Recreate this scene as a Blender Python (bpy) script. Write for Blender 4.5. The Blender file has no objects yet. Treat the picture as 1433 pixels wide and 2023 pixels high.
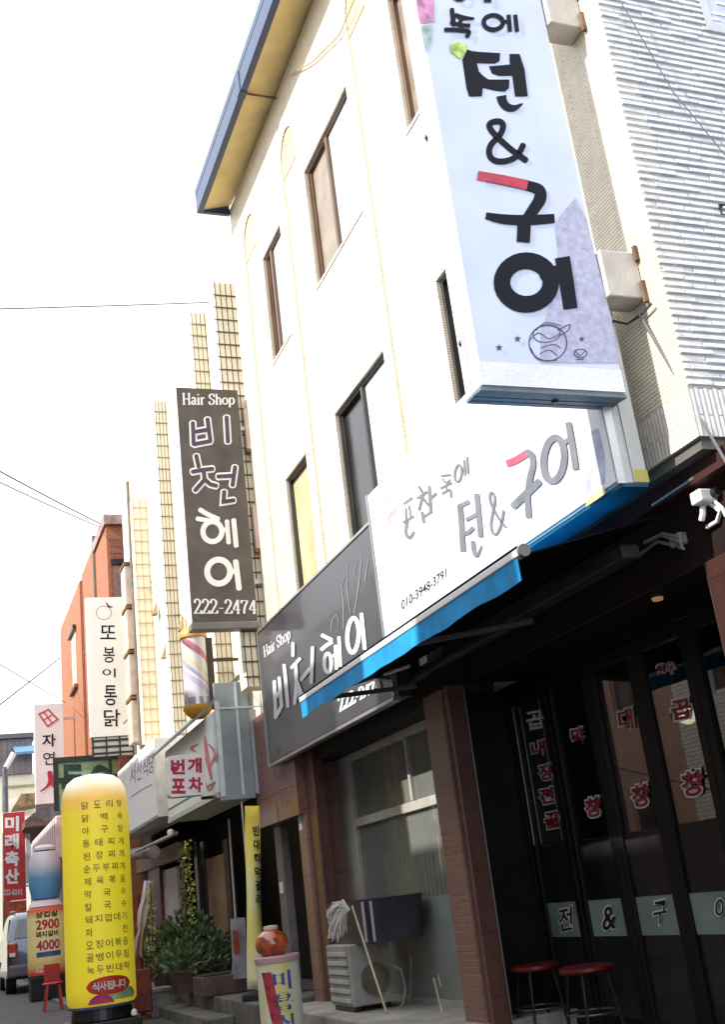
import bpy, math, random
from mathutils import Vector, Matrix
from mathutils.geometry import tessellate_polygon
random.seed(11)
SC = bpy.context.scene
COL = SC.collection
rad = math.radians

# ------------------------------------------------------------------ camera
YAW, PITCH, ROLL, FPX = 0.388229, 0.330316, -0.123896, 2186.4     # focal length in pixels of a 1433 x 2023 picture
CX, CY = 716.5, 1011.5
O = Vector((0, 0, 1.2))
FWD = Vector((math.sin(YAW)*math.cos(PITCH), math.cos(YAW)*math.cos(PITCH), math.sin(PITCH)))
_r = Vector((math.cos(YAW), -math.sin(YAW), 0)); _u = _r.cross(FWD)
RGT = _r*math.cos(ROLL) + _u*math.sin(ROLL)
UPV = -_r*math.sin(ROLL) + _u*math.cos(ROLL)
cam = bpy.data.cameras.new('camera'); camo = bpy.data.objects.new('camera', cam); COL.objects.link(camo)
M3 = Matrix((RGT, UPV, -FWD)).transposed().to_4x4(); M3.translation = O
camo.matrix_world = M3
cam.sensor_fit = 'VERTICAL'; cam.sensor_height = 24.0; cam.lens = FPX/2023*24.0
cam.clip_start = 0.05; cam.clip_end = 2000
SC.camera = camo

# ------------------------------------------------------------------ sky, sun, exposure
SUN_EL = rad(38)
SUN_DIR = Vector((-0.997*math.cos(SUN_EL), -0.13*math.cos(SUN_EL), math.sin(SUN_EL))).normalized()   # towards the sun
W = bpy.data.worlds.new('World'); SC.world = W; W.use_nodes = True
nt = W.node_tree; nt.nodes.clear()
sky = nt.nodes.new('ShaderNodeTexSky'); sky.sky_type = 'NISHITA'; sky.sun_disc = False
sky.sun_elevation = SUN_EL; sky.sun_rotation = math.atan2(SUN_DIR.x, SUN_DIR.y)
sky.dust_density = 3.0; sky.air_density = 1.0
# thin bright cloud veils the blue
mixs = nt.nodes.new('ShaderNodeMix'); mixs.data_type = 'RGBA'; mixs.inputs[0].default_value = 0.75
mixs.inputs[7].default_value = (9.5, 9.7, 10.2, 1)
bg = nt.nodes.new('ShaderNodeBackground'); bg.inputs[1].default_value = 0.105
wo = nt.nodes.new('ShaderNodeOutputWorld')
nt.links.new(sky.outputs[0], mixs.inputs[6]); nt.links.new(mixs.outputs[2], bg.inputs[0]); nt.links.new(bg.outputs[0], wo.inputs[0])
sl = bpy.data.lights.new('sun', 'SUN'); sl.energy = 3.0; sl.angle = rad(0.5); sl.color = (1.0, 0.95, 0.86)
so = bpy.data.objects.new('sun', sl); COL.objects.link(so)
so.rotation_euler = SUN_DIR.to_track_quat('Z', 'Y').to_euler()
so.location = (0, 0, 30)
SC.view_settings.view_transform = 'Standard'; SC.view_settings.look = 'None'
SC.view_settings.gamma = 1; SC.view_settings.exposure = 1.25
SC.view_settings.use_curve_mapping = False
SC.render.engine = 'CYCLES'
SC.cycles.max_bounces = 8; SC.cycles.diffuse_bounces = 4; SC.cycles.transparent_max_bounces = 12

# ------------------------------------------------------------------ rays from picture points onto real planes
def P(px, py, X=None, Y=None, Z=None):
    d = FWD + RGT*((px-CX)/FPX) - UPV*((py-CY)/FPX)
    if X is not None: t = (X-O.x)/d.x
    elif Y is not None: t = (Y-O.y)/d.y
    else: t = (Z-O.z)/d.z
    return O + d*t

# ------------------------------------------------------------------ materials
MATS = {}
def _new(name):
    m = bpy.data.materials.new(name); m.use_nodes = True
    n = m.node_tree.nodes; l = m.node_tree.links
    return m, n, l, n['Principled BSDF']
def mat(name, col, rough=.6, var=.12, ns=5.0, bump=.12, bs=40.0, metal=0., spec=.5, grime=.0, emis=0., coat=0., grimecol=(.12,.1,.08)):
    if name in MATS: return MATS[name]
    m, n, l, b = _new(name)
    tc = n.new('ShaderNodeTexCoord')
    nz = n.new('ShaderNodeTexNoise'); nz.inputs['Scale'].default_value = ns; nz.inputs['Detail'].default_value = 6
    l.new(tc.outputs['Object'], nz.inputs['Vector'])
    cr = n.new('ShaderNodeValToRGB')
    a = [max(0, c*(1-var*1.6)) for c in col]; z = [min(1, c*(1+var)) for c in col]
    cr.color_ramp.elements[0].position = .3; cr.color_ramp.elements[0].color = (*a, 1)
    cr.color_ramp.elements[1].position = .7; cr.color_ramp.elements[1].color = (*z, 1)
    l.new(nz.outputs['Fac'], cr.inputs[0])
    out = cr.outputs[0]
    if grime:
        g = n.new('ShaderNodeTexNoise'); g.inputs['Scale'].default_value = 1.7; g.inputs['Detail'].default_value = 9; g.inputs['Roughness'].default_value = .72
        mp = n.new('ShaderNodeMapping'); mp.inputs['Scale'].default_value = (2.2, 2.2, .6)
        l.new(tc.outputs['Object'], mp.inputs[0]); l.new(mp.outputs[0], g.inputs['Vector'])
        r = n.new('ShaderNodeValToRGB'); r.color_ramp.elements[0].position = .48; r.color_ramp.elements[1].position = .78
        r.color_ramp.elements[1].color = (grime, grime, grime, 1)
        l.new(g.outputs['Fac'], r.inputs[0])
        mx = n.new('ShaderNodeMix'); mx.data_type = 'RGBA'; mx.inputs[7].default_value = (*grimecol, 1)
        l.new(r.outputs[0], mx.inputs[0]); l.new(out, mx.inputs[6]); out = mx.outputs[2]
    l.new(out, b.inputs['Base Color'])
    rr = n.new('ShaderNodeMapRange'); rr.inputs[3].default_value = max(.02, rough-.1); rr.inputs[4].default_value = min(1, rough+.12)
    l.new(nz.outputs['Fac'], rr.inputs[0]); l.new(rr.outputs[0], b.inputs['Roughness'])
    b.inputs['Metallic'].default_value = metal; b.inputs['Specular IOR Level'].default_value = spec
    b.inputs['Coat Weight'].default_value = coat; b.inputs['Coat Roughness'].default_value = .06
    if bump:
        n2 = n.new('ShaderNodeTexNoise'); n2.inputs['Scale'].default_value = bs; n2.inputs['Detail'].default_value = 5
        l.new(tc.outputs['Object'], n2.inputs['Vector'])
        bp = n.new('ShaderNodeBump'); bp.inputs['Strength'].default_value = bump; bp.inputs['Distance'].default_value = .02
        l.new(n2.outputs['Fac'], bp.inputs['Height']); l.new(bp.outputs[0], b.inputs['Normal'])
    if emis:
        b.inputs['Emission Color'].default_value = (*col, 1); b.inputs['Emission Strength'].default_value = emis
    MATS[name] = m
    return m
def tile(name, c1, c2, mortar, w, h, ms, axis='X', bump=.6, rough=.5, offset=.5, rot=False, grime=0., spec=.5, dist=.03, ridge=0.):
    """bricks or tiles laid on a wall facing X or Y"""
    if name in MATS: return MATS[name]
    m, n, l, b = _new(name)
    tc = n.new('ShaderNodeTexCoord'); sp = n.new('ShaderNodeSeparateXYZ'); cb = n.new('ShaderNodeCombineXYZ')
    l.new(tc.outputs['Object'], sp.inputs[0])
    if axis == 'XY':        # both wall directions at once
        ad = n.new('ShaderNodeMath'); ad.operation = 'ADD'; l.new(sp.outputs[0], ad.inputs[0]); l.new(sp.outputs[1], ad.inputs[1]); ho = ad.outputs[0]
    else: ho = sp.outputs[1 if axis == 'X' else 0]
    l.new(ho, cb.inputs[1 if rot else 0]); l.new(sp.outputs[2], cb.inputs[0 if rot else 1])
    br = n.new('ShaderNodeTexBrick'); br.offset = offset; br.inputs['Scale'].default_value = 1
    br.inputs['Color1'].default_value = (*c1, 1); br.inputs['Color2'].default_value = (*c2, 1); br.inputs['Mortar'].default_value = (*mortar, 1)
    br.inputs['Brick Width'].default_value = w; br.inputs['Row Height'].default_value = h; br.inputs['Mortar Size'].default_value = ms
    br.inputs['Mortar Smooth'].default_value = .3; br.inputs['Bias'].default_value = 0
    l.new(cb.outputs[0], br.inputs['Vector'])
    nz = n.new('ShaderNodeTexNoise'); nz.inputs['Scale'].default_value = 9; nz.inputs['Detail'].default_value = 8; nz.inputs['Roughness'].default_value = .7
    l.new(tc.outputs['Object'], nz.inputs['Vector'])
    mx = n.new('ShaderNodeMix'); mx.data_type = 'RGBA'; mx.blend_type = 'MULTIPLY'; mx.inputs[0].default_value = .5
    r = n.new('ShaderNodeValToRGB'); r.color_ramp.elements[0].position = .3; r.color_ramp.elements[0].color = (.6,.58,.55,1); r.color_ramp.elements[1].position = .62
    l.new(nz.outputs['Fac'], r.inputs[0]); l.new(br.outputs['Color'], mx.inputs[6]); l.new(r.outputs[0], mx.inputs[7])
    out = mx.outputs[2]
    if grime:
        g = n.new('ShaderNodeTexNoise'); g.inputs['Scale'].default_value = 1.1; g.inputs['Detail'].default_value = 9; g.inputs['Roughness'].default_value = .75
        mp = n.new('ShaderNodeMapping'); mp.inputs['Scale'].default_value = (2.5, 2.5, .5)
        l.new(tc.outputs['Object'], mp.inputs[0]); l.new(mp.outputs[0], g.inputs['Vector'])
        r2 = n.new('ShaderNodeValToRGB'); r2.color_ramp.elements[0].position = .5; r2.color_ramp.elements[1].position = .8; r2.color_ramp.elements[1].color = (grime,)*3+(1,)
        l.new(g.outputs['Fac'], r2.inputs[0])
        m2 = n.new('ShaderNodeMix'); m2.data_type = 'RGBA'; m2.inputs[7].default_value = (.16,.12,.08,1)
        l.new(r2.outputs[0], m2.inputs[0]); l.new(out, m2.inputs[6]); out = m2.outputs[2]
    l.new(out, b.inputs['Base Color'])
    b.inputs['Roughness'].default_value = rough; b.inputs['Specular IOR Level'].default_value = spec
    bp = n.new('ShaderNodeBump'); bp.inputs['Strength'].default_value = bump; bp.inputs['Distance'].default_value = dist; bp.invert = True
    hm = n.new('ShaderNodeMath'); hm.operation = 'MULTIPLY_ADD'; hm.inputs[1].default_value = -.35-ridge
    l.new(nz.outputs['Fac'], hm.inputs[0]); l.new(br.outputs['Fac'], hm.inputs[2]); l.new(hm.outputs[0], bp.inputs['Height'])
    l.new(bp.outputs[0], b.inputs['Normal'])
    MATS[name] = m
    return m
def glass(name, tint=(.5,.55,.55), refl=.35, rough=.01):
    if name in MATS: return MATS[name]
    m = bpy.data.materials.new(name); m.use_nodes = True; n = m.node_tree.nodes; l = m.node_tree.links; n.clear()
    o = n.new('ShaderNodeOutputMaterial'); t = n.new('ShaderNodeBsdfTransparent'); t.inputs[0].default_value = (*tint, 1)
    g = n.new('ShaderNodeBsdfGlossy'); g.inputs['Roughness'].default_value = rough; g.inputs[0].default_value = (.95,.97,1,1)
    mx = n.new('ShaderNodeMixShader'); lw = n.new('ShaderNodeLayerWeight'); lw.inputs[0].default_value = .35
    mr = n.new('ShaderNodeMapRange'); mr.inputs[3].default_value = refl*.55; mr.inputs[4].default_value = min(1, refl*2.2)
    l.new(lw.outputs['Fresnel'], mr.inputs[0]); l.new(mr.outputs[0], mx.inputs[0]); l.new(t.outputs[0], mx.inputs[1]); l.new(g.outputs[0], mx.inputs[2]); l.new(mx.outputs[0], o.inputs[0])
    MATS[name] = m
    return m
def hazy_glass(name, col, amount, refl):  # uneven grey mixed into the pane, painting a hazy pale reflection
    m = glass(name, (.85,.87,.85), refl); n = m.node_tree.nodes; l = m.node_tree.links
    o = [q for q in n if q.type == 'OUTPUT_MATERIAL'][0]; src = o.inputs[0].links[0].from_socket
    d = n.new('ShaderNodeBsdfDiffuse'); mx = n.new('ShaderNodeMixShader'); nz = n.new('ShaderNodeTexNoise'); nz.inputs['Scale'].default_value = 1.6; nz.inputs['Detail'].default_value = 7
    tc = n.new('ShaderNodeTexCoord'); l.new(tc.outputs['Object'], nz.inputs['Vector'])
    mr = n.new('ShaderNodeMapRange'); mr.inputs[3].default_value = amount*.5; mr.inputs[4].default_value = amount*1.5; l.new(nz.outputs['Fac'], mr.inputs[0])
    d.inputs[0].default_value = (*col, 1); l.new(mr.outputs[0], mx.inputs[0]); l.new(src, mx.inputs[1]); l.new(d.outputs[0], mx.inputs[2]); l.new(mx.outputs[0], o.inputs[0])
    return m
def ramp_mat(name, axis, stops, rough=.4, spec=.5, noise=.0, scale=1.0, emis=0.):
    """printed bands along one object axis"""
    m, n, l, b = _new(name)
    tc = n.new('ShaderNodeTexCoord'); sp = n.new('ShaderNodeSeparateXYZ'); l.new(tc.outputs['Object'], sp.inputs[0])
    mul = n.new('ShaderNodeMath'); mul.operation = 'MULTIPLY'; mul.inputs[1].default_value = scale; l.new(sp.outputs['XYZ'.index(axis)], mul.inputs[0])
    src = mul.outputs[0]
    if noise:
        nz = n.new('ShaderNodeTexNoise'); nz.inputs['Scale'].default_value = 4; l.new(tc.outputs['Object'], nz.inputs['Vector'])
        ma = n.new('ShaderNodeMath'); ma.operation = 'MULTIPLY_ADD'; ma.inputs[1].default_value = noise; l.new(nz.outputs['Fac'], ma.inputs[0]); l.new(src, ma.inputs[2]); src = ma.outputs[0]
    cr = n.new('ShaderNodeValToRGB'); els = cr.color_ramp.elements
    els[0].position, els[0].color = stops[0][0], (*stops[0][1], 1)
    els[1].position, els[1].color = stops[-1][0], (*stops[-1][1], 1)
    for p_, c_ in stops[1:-1]:
        e = els.new(p_); e.color = (*c_, 1)
    l.new(src, cr.inputs[0]); l.new(cr.outputs[0], b.inputs['Base Color']); b.inputs['Roughness'].default_value = rough; b.inputs['Specular IOR Level'].default_value = spec
    if emis: l.new(cr.outputs[0], b.inputs['Emission Color']); b.inputs['Emission Strength'].default_value = emis
    return m

# ------------------------------------------------------------------ mesh builder
class MB:
    def __init__(s): s.v = []; s.f = []
    def add(s, vs, fs):
        k = len(s.v); s.v += [Vector(p) for p in vs]; s.f += [tuple(i+k for i in f) for f in fs]; return s
    def box(s, x0, x1, y0, y1, z0, z1):
        v = [(x0,y0,z0),(x1,y0,z0),(x1,y1,z0),(x0,y1,z0),(x0,y0,z1),(x1,y0,z1),(x1,y1,z1),(x0,y1,z1)]
        return s.add(v, [(0,3,2,1),(4,5,6,7),(0,1,5,4),(1,2,6,5),(2,3,7,6),(3,0,4,7)])
    def prism(s, loop, vec):
        loop = [Vector(p) for p in loop]; vec = Vector(vec); n = len(loop)
        tri = tessellate_polygon([loop])
        nrm = Vector((0,0,0))
        for i in range(n): nrm += loop[i].cross(loop[(i+1) % n])
        fl = nrm.dot(vec) > 0
        vs = loop + [p+vec for p in loop]
        fs = []
        for t in tri:
            a, b, c = t
            tn = (loop[b]-loop[a]).cross(loop[c]-loop[a]).dot(vec) > 0
            fs.append((a,c,b) if tn else (a,b,c)); t2 = tuple(i+n for i in t); fs.append(t2 if tn else (t2[0],t2[2],t2[1]))
        for i in range(n):
            j = (i+1) % n; q = (i,j,j+n,i+n); fs.append(q if fl else q[::-1])
        return s.add(vs, fs)
    def bar(s, a, b, w, h=None):
        """square bar from a to b"""
        a, b = Vector(a), Vector(b); h = h or w; d = (b-a).normalized()
        up = Vector((0,0,1)) if abs(d.z) < .95 else Vector((0,1,0))
        r = d.cross(up).normalized()*w/2; u = r.cross(d).normalized()*h/2
        v = [a-r-u, a+r-u, a+r+u, a-r+u, b-r-u, b+r-u, b+r+u, b-r+u]
        return s.add(v, [(0,1,2,3),(7,6,5,4),(0,4,5,1),(1,5,6,2),(2,6,7,3),(3,7,4,0)])
    def tube(s, pts, r, n=8, caps=True):
        pts = [Vector(p) for p in pts]; rs = r if isinstance(r, (list, tuple)) else [r]*len(pts)
        k = len(s.v); ref = None
        for i, p in enumerate(pts):
            d = (pts[min(i+1, len(pts)-1)]-pts[max(i-1, 0)]).normalized()
            if ref is None: ref = Vector((0,0,1)) if abs(d.z) < .9 else Vector((1,0,0))
            a = d.cross(ref).normalized(); b2 = a.cross(d).normalized(); ref = b2
            for j in range(n):
                t = 2*math.pi*j/n; s.v.append(p+(a*math.cos(t)+b2*math.sin(t))*rs[i])
        for i in range(len(pts)-1):
            for j in range(n):
                j2 = (j+1) % n; s.f.append((k+i*n+j, k+i*n+j2, k+(i+1)*n+j2, k+(i+1)*n+j))
        if caps:
            s.f.append(tuple(k+j for j in range(n))[::-1]); e = k+(len(pts)-1)*n; s.f.append(tuple(e+j for j in range(n)))
        return s
    def lathe(s, c, prof, n=32, lump=None):
        c = Vector(c); k = len(s.v)
        for (r, z) in prof:
            for j in range(n):
                t = 2*math.pi*j/n; rr = r*(lump(t, z) if lump else 1)
                s.v.append(c+Vector((rr*math.cos(t), rr*math.sin(t), z)))
        for i in range(len(prof)-1):
            for j in range(n):
                j2 = (j+1) % n; s.f.append((k+i*n+j, k+i*n+j2, k+(i+1)*n+j2, k+(i+1)*n+j))
        s.f.append(tuple(k+j for j in range(n))[::-1]); e = k+(len(prof)-1)*n; s.f.append(tuple(e+j for j in range(n)))
        return s
    def slab(s, loops, f0, f1):
        """flat sheet with holes given as 2-D loops; f0 / f1 turn (u,v) into front and back points"""
        L = [[Vector((u, v, 0)) for u, v in lp] for lp in loops]
        flat = [p for lp in L for p in lp]; n = len(flat)
        k = len(s.v); s.v += [Vector(f0(p.x, p.y)) for p in flat]+[Vector(f1(p.x, p.y)) for p in flat]
        for t in tessellate_polygon(L):
            s.f.append(tuple(k+i for i in t)); s.f.append(tuple(k+n+i for i in t[::-1]))
        o = 0
        for lp in L:
            m = len(lp)
            for i in range(m):
                j = (i+1) % m; s.f.append((k+o+i, k+o+j, k+n+o+j, k+n+o+i))
            o += m
        return s
BASE = {}
def build(name, mb, m, parent=None, smooth=False, bevel=0., label=None, cat=None, group=None, kind=None, base=None, seg=2, split=False):
    """one mesh object; a part keeps the origin of its thing; split gives every loose piece an object of its own"""
    if split:
        par = list(range(len(mb.v)))
        def fd(i):
            while par[i] != i: par[i] = par[par[i]]; i = par[i]
            return i
        for f in mb.f:
            for i in f[1:]: par[fd(i)] = fd(f[0])
        groups = {}
        for f in mb.f: groups.setdefault(fd(f[0]), []).append(f)
        for fl in groups.values():
            ix = sorted({i for f in fl for i in f}); mp = {i: k for k, i in enumerate(ix)}
            q = MB(); q.v = [mb.v[i] for i in ix]; q.f = [tuple(mp[i] for i in f) for f in fl]
            o = build(name, q, m, parent, smooth, bevel, label, cat, group, kind, base, seg)
        return o
    me = bpy.data.meshes.new(name)
    if parent is not None: org = BASE[parent.name]
    else:
        if base is None:
            xs = [p.x for p in mb.v]; ys = [p.y for p in mb.v]; zs = [p.z for p in mb.v]
            base = ((min(xs)+max(xs))/2, (min(ys)+max(ys))/2, min(zs))
        org = Vector(base)
    me.from_pydata([tuple(p-org) for p in mb.v], [], mb.f); me.validate(); me.update()
    import bmesh as _bm
    b = _bm.new(); b.from_mesh(me); _bm.ops.recalc_face_normals(b, faces=b.faces); b.to_mesh(me); b.free()
    if smooth:
        for p in me.polygons: p.use_smooth = True
        try: me.set_sharp_from_angle(angle=rad(40))
        except Exception: pass
    me.materials.append(m)
    o = bpy.data.objects.new(name, me); COL.objects.link(o); BASE[o.name] = org
    if parent is not None: o.parent = parent
    else: o.location = org
    if bevel:
        bv = o.modifiers.new('bevel', 'BEVEL'); bv.width = bevel; bv.segments = seg; bv.limit_method = 'ANGLE'; bv.angle_limit = rad(40)
    tagit(o, label, cat, group, kind)
    return o
def tagit(o, label=None, cat=None, group=None, kind=None):
    if label: o['label'] = label
    if cat: o['category'] = cat
    if group: o['group'] = group
    if kind: o['kind'] = kind
def thing(name, label, cat, loc, group=None):
    o = bpy.data.objects.new(name, None); COL.objects.link(o); o.location = loc; o.empty_display_size = .2
    BASE[o.name] = Vector(loc); tagit(o, label, cat, group)
    return o
def bx(*a): return MB().box(*a)
def copy_thing(o, loc, label=None):
    c = o.copy(); COL.objects.link(c); c.location = loc
    if label: c['label'] = label
    for ch in list(o.children):
        d = ch.copy(); COL.objects.link(d); d.parent = c
        for g in list(ch.children):
            e = g.copy(); COL.objects.link(e); e.parent = d
    return c

# ------------------------------------------------------------------ painted lettering: brush strokes and type laid on a real plane
def catmull(pts, n=6):
    if len(pts) < 3: return pts
    out = []
    q = [pts[0]]+list(pts)+[pts[-1]]
    for i in range(1, len(q)-2):
        for k in range(n):
            t = k/n; p = []
            for a in (0, 1):
                p0, p1, p2, p3 = q[i-1][a], q[i][a], q[i+1][a], q[i+2][a]
                p.append(.5*(2*p1+(p2-p0)*t+(2*p0-5*p1+4*p2-p3)*t*t+(3*p1-p0-3*p2+p3)*t**3))
            out.append(tuple(p))
    out.append(pts[-1])
    return out
def ribbon(pts, w, closed=False, cap=True, nib=None):
    """2-D stroke outline -> (points, faces); w is a width or a list of widths"""
    n = len(pts); ws = list(w) if isinstance(w, (list, tuple)) else [w]*n
    if len(ws) != n:
        m = len(ws); ws = [ws[min(m-1, int(i/(n-1)*(m-1)))]*(1-(i/(n-1)*(m-1) % 1))+ws[min(m-1, int(i/(n-1)*(m-1))+1)]*(i/(n-1)*(m-1) % 1) for i in range(n)]
    V = [Vector(p) for p in pts]; vs = []; fs = []
    for i in range(n):
        a = V[i-1] if (i > 0 or closed) else V[i]; b = V[(i+1) % n] if (i < n-1 or closed) else V[i]
        d1 = (V[i]-a); d2 = (b-V[i])
        d1 = d1.normalized() if d1.length > 1e-9 else d2.normalized(); d2 = d2.normalized() if d2.length > 1e-9 else d1
        t = (d1+d2); t = t.normalized() if t.length > 1e-6 else d1
        nn = Vector((-t.y, t.x)); k = max(.55, nn.dot(Vector((-d1.y, d1.x))))
        hw = ws[i]/2
        if nib: hw = (nib[0]+(nib[1]-nib[0])*abs(t.y)**1.3)/2
        vs += [V[i]+nn*hw/k, V[i]-nn*hw/k]
    m = n if closed else n-1
    for i in range(m):
        j = (i+1) % n; fs.append((2*i, 2*i+1, 2*j+1, 2*j))
    if cap and not closed:
        for e, s_ in ((0, -1), (n-1, 1)):
            L, R = vs[2*e], vs[2*e+1]; c = (L+R)/2; r = (L-R)/2
            t = Vector((r.y, -r.x))*s_
            k = len(vs); arc = [c+r*math.cos(a)+t*math.sin(a)*.7 for a in [math.pi*q/6 for q in range(1, 6)]]
            vs += arc; fs.append((2*e, *range(k, k+5), 2*e+1))
    return vs, fs
class Ink:
    """collects flat marks in picture points and throws them onto one plane, a hair in front of it"""
    def __init__(s, X=None, Y=None, off=.002): s.k = dict(X=X) if X is not None else dict(Y=Y); s.ax = 0 if X is not None else 1; s.off = off; s.mb = MB(); s.n = 0
    def put(s, vs, fs):
        base = Vector((0,0,0)); base[s.ax] = -(s.off+.0002*s.n); s.n += 1
        s.mb.add([P(p[0], p[1], **s.k)+base for p in vs], fs)
    def stroke(s, pts, w, z=None, smooth=True, closed=False, cap=True):
        if z: pts = [(z[0]+x/z[2], z[1]+y/z[2]) for x, y in pts]; w = [q/z[2] for q in w] if isinstance(w, (list, tuple)) else w/z[2]
        if smooth and not closed: pts = catmull(pts)
        s.put(*ribbon(pts, w, closed, cap)); return s
    def ring(s, c, rx, ry, w, z, tilt=0., n=28):
        pts = [(c[0]+rx*math.cos(t)*math.cos(tilt)-ry*math.sin(t)*math.sin(tilt), c[1]+rx*math.cos(t)*math.sin(tilt)+ry*math.sin(t)*math.cos(tilt)) for t in [2*math.pi*i/n for i in range(n)]]
        return s.stroke(pts, w, z, closed=True)
    def poly(s, pts, z=None):
        if z: pts = [(z[0]+x/z[2], z[1]+y/z[2]) for x, y in pts]
        s.put(pts, [tuple(t) for t in tessellate_polygon([[Vector((x, y, 0)) for x, y in pts]])]); return s
    def type(s, body, quad, z=None, bold=.0, stretch=True):
        vs, fs = type2d(body, bold)
        if z: quad = [(z[0]+x/z[2], z[1]+y/z[2]) for x, y in quad]
        a, b, c, d = [Vector(q) for q in quad]      # tl tr br bl
        s.put([(a*(1-u)+b*u)*v+(d*(1-u)+c*u)*(1-v) for u, v in vs], fs); return s
    def pen(s, body, quad, z=None, thick=.16, thin=.06):
        if z: quad = [(z[0]+x/z[2], z[1]+y/z[2]) for x, y in quad]
        a, b, c, d = [Vector(q) for q in quad]
        for vs, fs in pen2d(body, thick, thin):
            s.put([(a*(1-u)+b*u)*v+(d*(1-u)+c*u)*(1-v) for u, v in vs], fs)
        return s
TYPE = {}
def type2d(body, bold=0.):
    """built-in type as a triangle sheet scaled to the unit square"""
    if (body, bold) in TYPE: return TYPE[(body, bold)]
    c = bpy.data.curves.new('type', 'FONT'); c.body = body; c.offset = bold; c.resolution_u = 3; c.fill_mode = 'FRONT'
    o = bpy.data.objects.new('type', c); COL.objects.link(o)
    me = o.evaluated_get(bpy.context.evaluated_depsgraph_get()).to_mesh()
    vs = [(v.co.x, v.co.y) for v in me.vertices]; fs = [tuple(p.vertices) for p in me.polygons]
    bpy.data.objects.remove(o); bpy.data.curves.remove(c)
    x0 = min(v[0] for v in vs); x1 = max(v[0] for v in vs); y0 = min(v[1] for v in vs); y1 = max(v[1] for v in vs)
    r = ([((x-x0)/max(1e-6, x1-x0), (y-y0)/max(1e-6, y1-y0)) for x, y in vs], fs)
    TYPE[(body, bold)] = r
    return r
PEN = {  # pen-drawn roman letters with serifs: strokes in a cell of width w, height 1 (baseline 0)
 'H': (.8, [[(.15,0),(.15,1)],[(.65,0),(.65,1)],[(.15,.5),(.65,.5)],[(.02,0),(.28,0)],[(.02,1),(.28,1)],[(.52,0),(.78,0)],[(.52,1),(.78,1)]]),
 'a': (.55, [[(.1,.52),(.25,.66),(.4,.5),(.4,.1),(.52,.02)],[(.4,.38),(.15,.28),(.1,.12),(.22,.0),(.4,.14)]]),
 'i': (.32, [[(.16,0),(.16,.64)],[(.03,0),(.29,0)],[(.05,.63),(.16,.63)],[(.155,.86),(.165,.96)]]),
 'r': (.45, [[(.14,0),(.14,.64)],[(.02,0),(.28,0)],[(.03,.63),(.14,.63)],[(.14,.42),(.28,.62),(.42,.58)]]),
 'S': (.62, [[(.52,.72),(.5,.92),(.3,1.0),(.1,.85),(.14,.62),(.46,.4),(.52,.2),(.32,.0),(.1,.06),(.06,.28)]]),
 'h': (.64, [[(.14,0),(.14,1)],[(.02,0),(.27,0)],[(.03,.99),(.14,.99)],[(.14,.45),(.32,.65),(.48,.5),(.48,0)],[(.36,0),(.61,0)]]),
 'o': (.58, [[(.29,.66),(.1,.5),(.09,.18),(.29,0),(.49,.18),(.48,.5),(.29,.66)]]),
 'p': (.62, [[(.14,-.26),(.14,.64)],[(.02,-.26),(.28,-.26)],[(.03,.63),(.14,.63)],[(.14,.5),(.34,.66),(.52,.5),(.52,.16),(.34,0),(.14,.14)]]),
 ' ': (.35, []), '-': (.5, [[(.08,.38),(.42,.38)]]),
 '2': (.62, [[(.1,.72),(.14,.92),(.32,1.0),(.5,.84),(.46,.6),(.1,.06),(.1,.04)],[(.08,.04),(.54,.04),(.55,.22)]]),
 '4': (.64, [[(.42,0),(.42,1.0)],[(.42,.98),(.06,.3)],[(.05,.28),(.6,.28)],[(.3,0),(.56,0)]]),
 '7': (.6, [[(.08,.76),(.09,.94),(.54,.94)],[(.54,.95),(.3,.45),(.24,0)]]),
}
def pen2d(body, thick, thin):
    tot = sum(PEN[c][0] for c in body); x = 0; out = []
    for c in body:
        w, st = PEN[c]
        for p in st:
            q = [((x+a)/tot, b) for a, b in (catmull(p, 4) if len(p) > 2 else p)]
            # build in a square-ish space, then squeeze
            k = 1.0
            vs, fs = ribbon([(a*tot, b) for a, b in q], thick, cap=False, nib=(thin, thick))
            out.append(([(v.x/tot, v.y) for v in vs], fs))
        x += w
    return out
def flat_type(mb, body, o, u, v, bold=.0):
    """type on any plane: o lower-left corner, u and v the full width and height vectors"""
    vs, fs = type2d(body, bold); o, u, v = Vector(o), Vector(u), Vector(v)
    mb.add([o+u*a+v*b for a, b in vs], fs)

# ------------------------------------------------------------------ shared materials
m_white = mat('white_tile_plain', (.78,.75,.68), .5)
m_alu = mat('aluminium', (.5,.51,.52), .38, .1, metal=.85, bump=.03)
m_dark_alu = mat('dark_aluminium', (.045,.042,.04), .35, .15, metal=.3, bump=.03)
m_brown_alu = mat('brown_aluminium', (.13,.075,.045), .4, .15, metal=.2, bump=.03)
m_black = mat('black_paint', (.012,.011,.012), .35, .2, bump=.05)
m_blackm = mat('matt_black', (.012,.011,.011), .8, .2)
m_signwhite = mat('sign_white', (.80,.80,.80), .45, .04, bump=.02, grime=.12, grimecol=(.5,.48,.44))
m_ink = mat('navy_ink', (.006,.008,.016), .6, .1, bump=0, spec=.15)
m_red = mat('red_ink', (.45,.02,.05), .5, .1, bump=0)
m_wire = mat('wire_rubber', (.05,.05,.055), .6)
m_concrete = mat('concrete', (.36,.34,.31), .85, .2, 3, .35, 30, grime=.5)
m_rust = mat('rusty_metal', (.2,.1,.05), .8, .4, 8, .3)

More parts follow.
